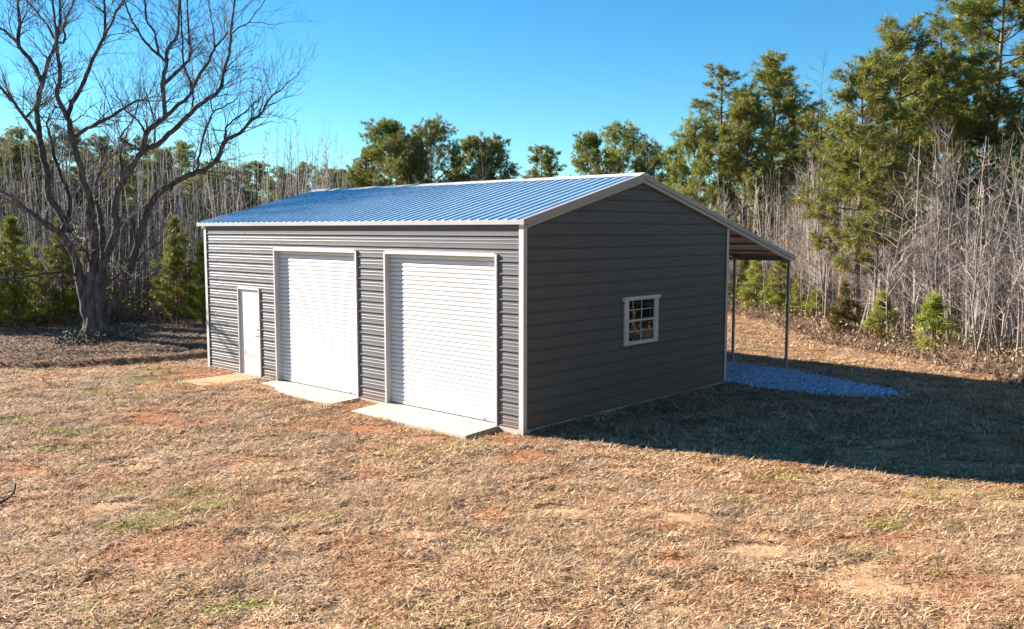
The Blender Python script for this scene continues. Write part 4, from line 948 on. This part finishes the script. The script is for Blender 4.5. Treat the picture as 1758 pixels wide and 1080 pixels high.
for (x, y, h, lab) in ((-33.5, 28.0, 10.6, 'bare treetop poking above the ridge between pine clusters'), (-36.0, 38.0, 10.2, 'bare treetop above the ridge beside the small lone pine'), (-40.0, 22.0, 10.0, 'bare treetop left of the broadest pine above the ridge'), (-6.0, 25.5, 10.8, 'tall bare stem rising left of the flat-topped pine')):
    put(GREY[3], 'bare_tree', x, y, h, rs.uniform(0, 6.3), lab, 'bare tree', 'bare treetops against the sky')

# the rest of the woods: joined, too many to count
def far_thicket(name, pts, hlo, hhi, mat, label, seed, tlo, thi, nb=9):
    global rng
    keep = rng; rng = np.random.default_rng(seed); tm = TM()
    zz_ = gz(np.array(pts)[:, 0], np.array(pts)[:, 1])
    for (x, y), zq in zip(pts, zz_):
        h = rng.uniform(hlo, hhi); z0 = float(zq) - 0.2; dd_ = (x - CX) * FX + (y - CY) * FY; la_ = ((x - CX) * FY - (y - CY) * FX) / dd_
        if -.185 < la_ < .21: h *= .72
        t = rng.uniform(tlo, thi)
        ln = rng.normal(0, 0.08, 2); P_ = np.array([(x, y, z0), (x + ln[0] * h * .5 + rng.normal(0, .08), y + ln[1] * h * .5 + rng.normal(0, .08), z0 + h * .5), (x + ln[0] * h, y + ln[1] * h, z0 + h)])
        r = 0.0038 * h + 0.004
        tm.tube(P_, [r, r * .6, r * .15], 3, t)
        for q in range(nb):
            f = rng.uniform(0.2, 0.97); p = P_[0] + (P_[2] - P_[0]) * f; a = rng.uniform(0, 6.28); l = rng.uniform(0.4, 1.5) * (1.15 - f); e = rng.uniform(0.3, 1.0)
            d = np.array([math.cos(a) * math.cos(e), math.sin(a) * math.cos(e), math.sin(e)])
            tm.tube([p, p + d * l * .55 + rng.normal(0, .04, 3), p + d * l + np.array([0, 0, .12])], [r * .4, r * .28, .003], 3, t)
    rng = keep
    return tag(link(name, tm.mesh(name, mat, False)), label, 'thicket', kind='stuff')
far_thicket('far_thicket', scatter(1500, (-14, 22, 8, 45), 1.5, 20, 31, 0.75, 0.5), 3.0, 7.0, M['pale_bark'], 'mass of pale bare stems filling the right-hand woods', 41, 0.3, 1.3, 11)
far_thicket('far_woods', scatter(2600, (-62, -12, -14, 62), 1.0, 34, 32, 0.75, 0.35), 3.5, 8.6, M['grey_bark'], 'mass of grey bare stems filling the woods behind the garage', 42, 0.6, 1.9, 11)
# brush and brambles along the foot of the woods
def brush(name, pts, label, seed, mat, hmax, tcol):
    global rng
    keep = rng; rng = np.random.default_rng(seed); tm = TM()
    zz_ = gz(np.array(pts)[:, 0], np.array(pts)[:, 1])
    for (x, y), zq in zip(pts, zz_):
        z0 = float(zq); t = np.array(tcol[rng.integers(len(tcol))]) * rng.uniform(.6, 1.4)
        for q in range(5):
            a = rng.uniform(0, 6.28); e = rng.uniform(.3, 1.4); l = rng.uniform(.3, hmax)
            d = np.array([math.cos(a) * math.cos(e), math.sin(a) * math.cos(e), math.sin(e)]); p = np.array([x, y, z0 - .03]) + rng.normal(0, .12, 3) * (1, 1, 0)
            m1 = p + d * l * .5 + rng.normal(0, .05, 3); e1 = p + d * l + rng.normal(0, .12, 3) - np.array([0, 0, .1 * l]); e1[2] = max(e1[2], z0 + .02)
            tm.tube([p, m1, e1], [.008, .006, .003], 3, t)
            if rng.random() < .7:
                tm.tube([m1, m1 + rng.normal(0, .15, 3) + (0, 0, .12)], [.005, .002], 3, t)
    rng = keep
    return tag(link(name, tm.mesh(name, mat, False)), label, 'brush', kind='stuff')
BC = [(1.0, .8, .65), (.8, .6, .5), (1.2, 1.0, .85), (.6, .5, .42)]
brush('undergrowth', scatter(1800, (-12, 14, 7, 30), -0.35, 4.0, 33, 0.72, 1.6), 'low tangled brown brush at the foot of the right thicket', 43, M['pale_bark'], .5, [tuple(.85 * q for q in c) for c in BC])
brush('undergrowth', scatter(1800, (-42, -16, -10, 14), -0.2, 8.0, 34, 0.72, 1.0), 'dark tangled brush along the wood edge behind the bare tree', 44, M['grey_bark'], 1.3, BC)

# green low leaves among the left brush
r9 = np.random.default_rng(91)
def leaf_mass(pts, per, zr, size, cols, seed):
    r = np.random.default_rng(seed); p = np.array(pts); n = len(p) * per
    c = np.repeat(p, per, 0) + r.normal(0, .35, (n, 2)); z = gz(c[:, 0], c[:, 1]) + np.abs(r.normal(0, 1, n)) * zr
    a = r.uniform(0, 6.28, n); e = r.uniform(-1.2, 1.2, n); s = size * r.uniform(.6, 1.4, n)
    u = np.stack([np.cos(a) * np.cos(e), np.sin(a) * np.cos(e), np.sin(e)], 1); v = np.cross(u, r.normal(size=(n, 3))); v /= np.linalg.norm(v, axis=1)[:, None]
    o = np.stack([c[:, 0], c[:, 1], z], 1)
    V = np.stack([o - u * s[:, None], o + v * s[:, None] * .45, o + u * s[:, None], o - v * s[:, None] * .45], 1).reshape(-1, 3)
    T = np.array(cols)[r.integers(len(cols), size=n)] * r.uniform(.6, 1.4, (n, 1))
    return V, np.arange(n * 4).reshape(-1, 4), np.repeat(T, 4, 0)
V, F, T = leaf_mass(scatter(1000, (-42, -16, -10, 14), 0.2, 8.0, 35, .72, .9), 22, .8, .075, [(.12, .14, .04), (.20, .20, .06), (.17, .11, .065), (.09, .10, .05)], 92)
tag(link('bramble_leaves', mesh_np('bramble_leaves', V, F, M['litter'], tint=T)), 'olive and brown leaves hanging in the brush behind the bare tree', 'leaves', kind='stuff')
V, F, T = leaf_mass(scatter(900, (-12, 14, 7, 30), -0.4, 5.0, 36, .72, 1.4), 12, .35, .05, [(.28, .18, .11), (.38, .27, .17), (.18, .12, .08), (.17, .16, .06)], 93)
tag(link('dead_leaves', mesh_np('dead_leaves', V, F, M['litter'], tint=T)), 'dry brown leaves caught in the brush of the right thicket', 'leaves', kind='stuff')

# ------------------------------------------------------------------ dry grass and litter on the ground
def blades(n, dlo, dhi, ln, wd, seed, tan_lim=0.70):
    r = np.random.default_rng(seed); xs, ys = [], []; got = 0
    while got < n:
        m_ = 200000
        d = np.sqrt(r.uniform(dlo ** 2, dhi ** 2, m_)); lat = r.uniform(-1, 1, m_) * tan_lim * d
        x = CX + FX * d + FY * lat; y = CY + FY * d - FX * lat
        # area density is even inside the ring of depths
        keep = ~((x > -L_ - .02) & (x < .03) & (y > -.03) & (y < 10.3)) & (forest_d(x, y) < 1.0)
        for (a0, a1, yo) in ((-9.36, -8.34, 1.5), (-7.78, -4.58, .8), (-3.8, -.58, .85)):
            keep &= ~((x > a0 - .03) & (x < a1 + .03) & (y > -yo - .03) & (y < 0))
        keep &= ~in_poly(x, y, GP)
        x, y = x[keep], y[keep]
        c, s, g, l = masks(x, y)
        clump = fbm(x * 2.6, y * 2.6, 81)
        dens = (0.22 + 1.2 * sstep(.36, .62, clump)) * (1 - .80 * c) * (1 - .90 * s)
        k = r.random(len(x)) < dens
        xs.append(np.stack([x[k], y[k], c[k], s[k], g[k], l[k]], 1)); got += k.sum()
    A = np.concatenate(xs)[:n]; x, y, c, s, g, l = A.T
    a = r.uniform(0, 6.28, n); e = np.abs(r.normal(.05, .20, n)) * np.where(r.random(n) < .12, 2.5, 1.0); le = ln * r.uniform(.5, 1.4, n) * np.where(r.random(n) < .05, 2.2, 1.0); w = wd * r.uniform(.6, 1.5, n)
    u = np.stack([np.cos(a) * np.cos(e), np.sin(a) * np.cos(e), np.sin(e)], 1); v = np.stack([-np.sin(a), np.cos(a), np.zeros(n)], 1)
    o = np.stack([x, y, gz(x, y) + r.uniform(-.003, .03, n)], 1)
    V = np.stack([o - v * w[:, None] * .5, o + v * w[:, None] * .5, o + u * le[:, None]], 1).reshape(-1, 3)
    pal = np.array([(.56, .41, .26), (.47, .33, .20), (.38, .26, .16), (.66, .53, .38), (.22, .15, .10), (.10, .065, .042), (.70, .58, .42)])
    wt = np.array([.2, .2, .16, .14, .12, .10, .08])
    T = pal[r.choice(len(pal), size=n, p=wt)] * r.uniform(.75, 1.25, (n, 1))
    grey = sstep(.42, .68, fbm(x * .8, y * .8, 83))[:, None] * .5
    gcol = np.array([(.48, .39, .29), (.36, .28, .20), (.17, .13, .10), (.62, .53, .42)])[r.integers(4, size=n)]
    T = T * (1 - grey) + gcol * grey
    T = T * (1 - .38 * sstep(.60, .74, fbm(x * 3.1, y * 3.1, 84)))[:, None] * (.86 + .30 * fbm(x * 1.2, y * 1.2, 85))[:, None]
    cc = (c * .55)[:, None]; T = T * (1 - cc) + np.array((.40, .19, .09)) * r.uniform(.6, 1.3, (n, 1)) * cc
    isg = (r.random(n) < g * .6)[:, None]; T = np.where(isg, np.array([(.27, .28, .06)]) * r.uniform(.6, 1.5, (n, 1)), T)
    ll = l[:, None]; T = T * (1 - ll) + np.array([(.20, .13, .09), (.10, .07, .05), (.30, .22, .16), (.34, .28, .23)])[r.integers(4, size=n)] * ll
    return V, np.arange(n * 3).reshape(-1, 3), np.repeat(T, 3, 0)
parts = [blades(330000, 5.5, 12.5, .085, .012, 61, .74), blades(260000, 12.5, 20.0, .10, .016, 62, .70), blades(200000, 20.0, 36.0, .12, .022, 63, .68)]
V = np.concatenate([p[0] for p in parts]); T = np.concatenate([p[2] for p in parts])
tag(link('dry_grass', mesh_np('dry_grass', V, np.arange(len(V)).reshape(-1, 3), M['straw'], tint=T)), 'dormant straw-coloured mown grass covering the yard', 'grass', kind='stuff')
# fallen leaves under the bare tree
r = np.random.default_rng(64)
n = 26000
x = r.uniform(-26, -11, n); y = r.uniform(-9, 8, n)
k = (masks(x, y)[3] > r.random(n) * .9) & (forest_d(x, y) < 3)
x, y = x[k], y[k]; n = len(x)
a = r.uniform(0, 6.28, n); sz = r.uniform(.025, .06, n); tl = r.normal(0, .35, (n, 2))
u = np.stack([np.cos(a), np.sin(a), tl[:, 0]], 1); v = np.stack([-np.sin(a), np.cos(a), tl[:, 1]], 1) * .6
o = np.stack([x, y, gz(x, y) + .02], 1); sz = sz[:, None]
V = np.stack([o - u * sz, o + v * sz, o + u * sz, o - v * sz], 1).reshape(-1, 3)
pal = np.array([(.20, .12, .08), (.30, .20, .14), (.12, .08, .06), (.42, .33, .27), (.26, .13, .08)])
tag(link('fallen_leaves', mesh_np('fallen_leaves', V, np.arange(n * 4).reshape(-1, 4), M['litter'], tint=np.repeat(pal[r.integers(5, size=n)] * r.uniform(.6, 1.4, (n, 1)), 4, 0))), 'brown fallen leaves strewn under the large bare tree', 'leaves', kind='stuff')
# weeds round the foot of the big tree
V, F, T = leaf_mass([(TB[0] + .75 * math.cos(q) + (.7 if 3 < q < 5.5 else 0), TB[1] + .75 * math.sin(q)) for q in np.linspace(2.6, 7.2, 26)], 60, .14, .05, [(.11, .12, .08), (.16, .16, .12), (.07, .08, .04)], 94)
tag(link('weed_patch', mesh_np('weed_patch', V, F, M['litter'], tint=T)), 'grey-green weeds around the foot of the large bare tree', 'weeds', kind='stuff')
# fallen stick in the grass
def stick(pts, r0, lab, name='fallen_branch'):
    P_ = [(x, y, float(gz(np.array(x), np.array(y))) + z) for x, y, z in pts]
    Ps, rs_ = smooth_path(P_, np.linspace(r0, r0 * .35, len(P_)), 4, .003)
    t = TM(); t.tube(Ps, rs_, 6, .6); mid = Ps[len(Ps) // 2]
    t.tube([mid, mid + (.08, .05, .05), mid + (.16, .13, .03)], [r0 * .5, r0 * .35, r0 * .15], 5, .6)
    tag(link(name, t.mesh(name, M['bark'])), lab, 'stick')
stick([(-2.2, -7.95, .02), (-2.25, -7.72, .06), (-2.4, -7.55, .05), (-2.5, -7.42, .10), (-2.57, -7.36, .20)], .028, 'crooked dark stick lying in the grass at the left picture edge')
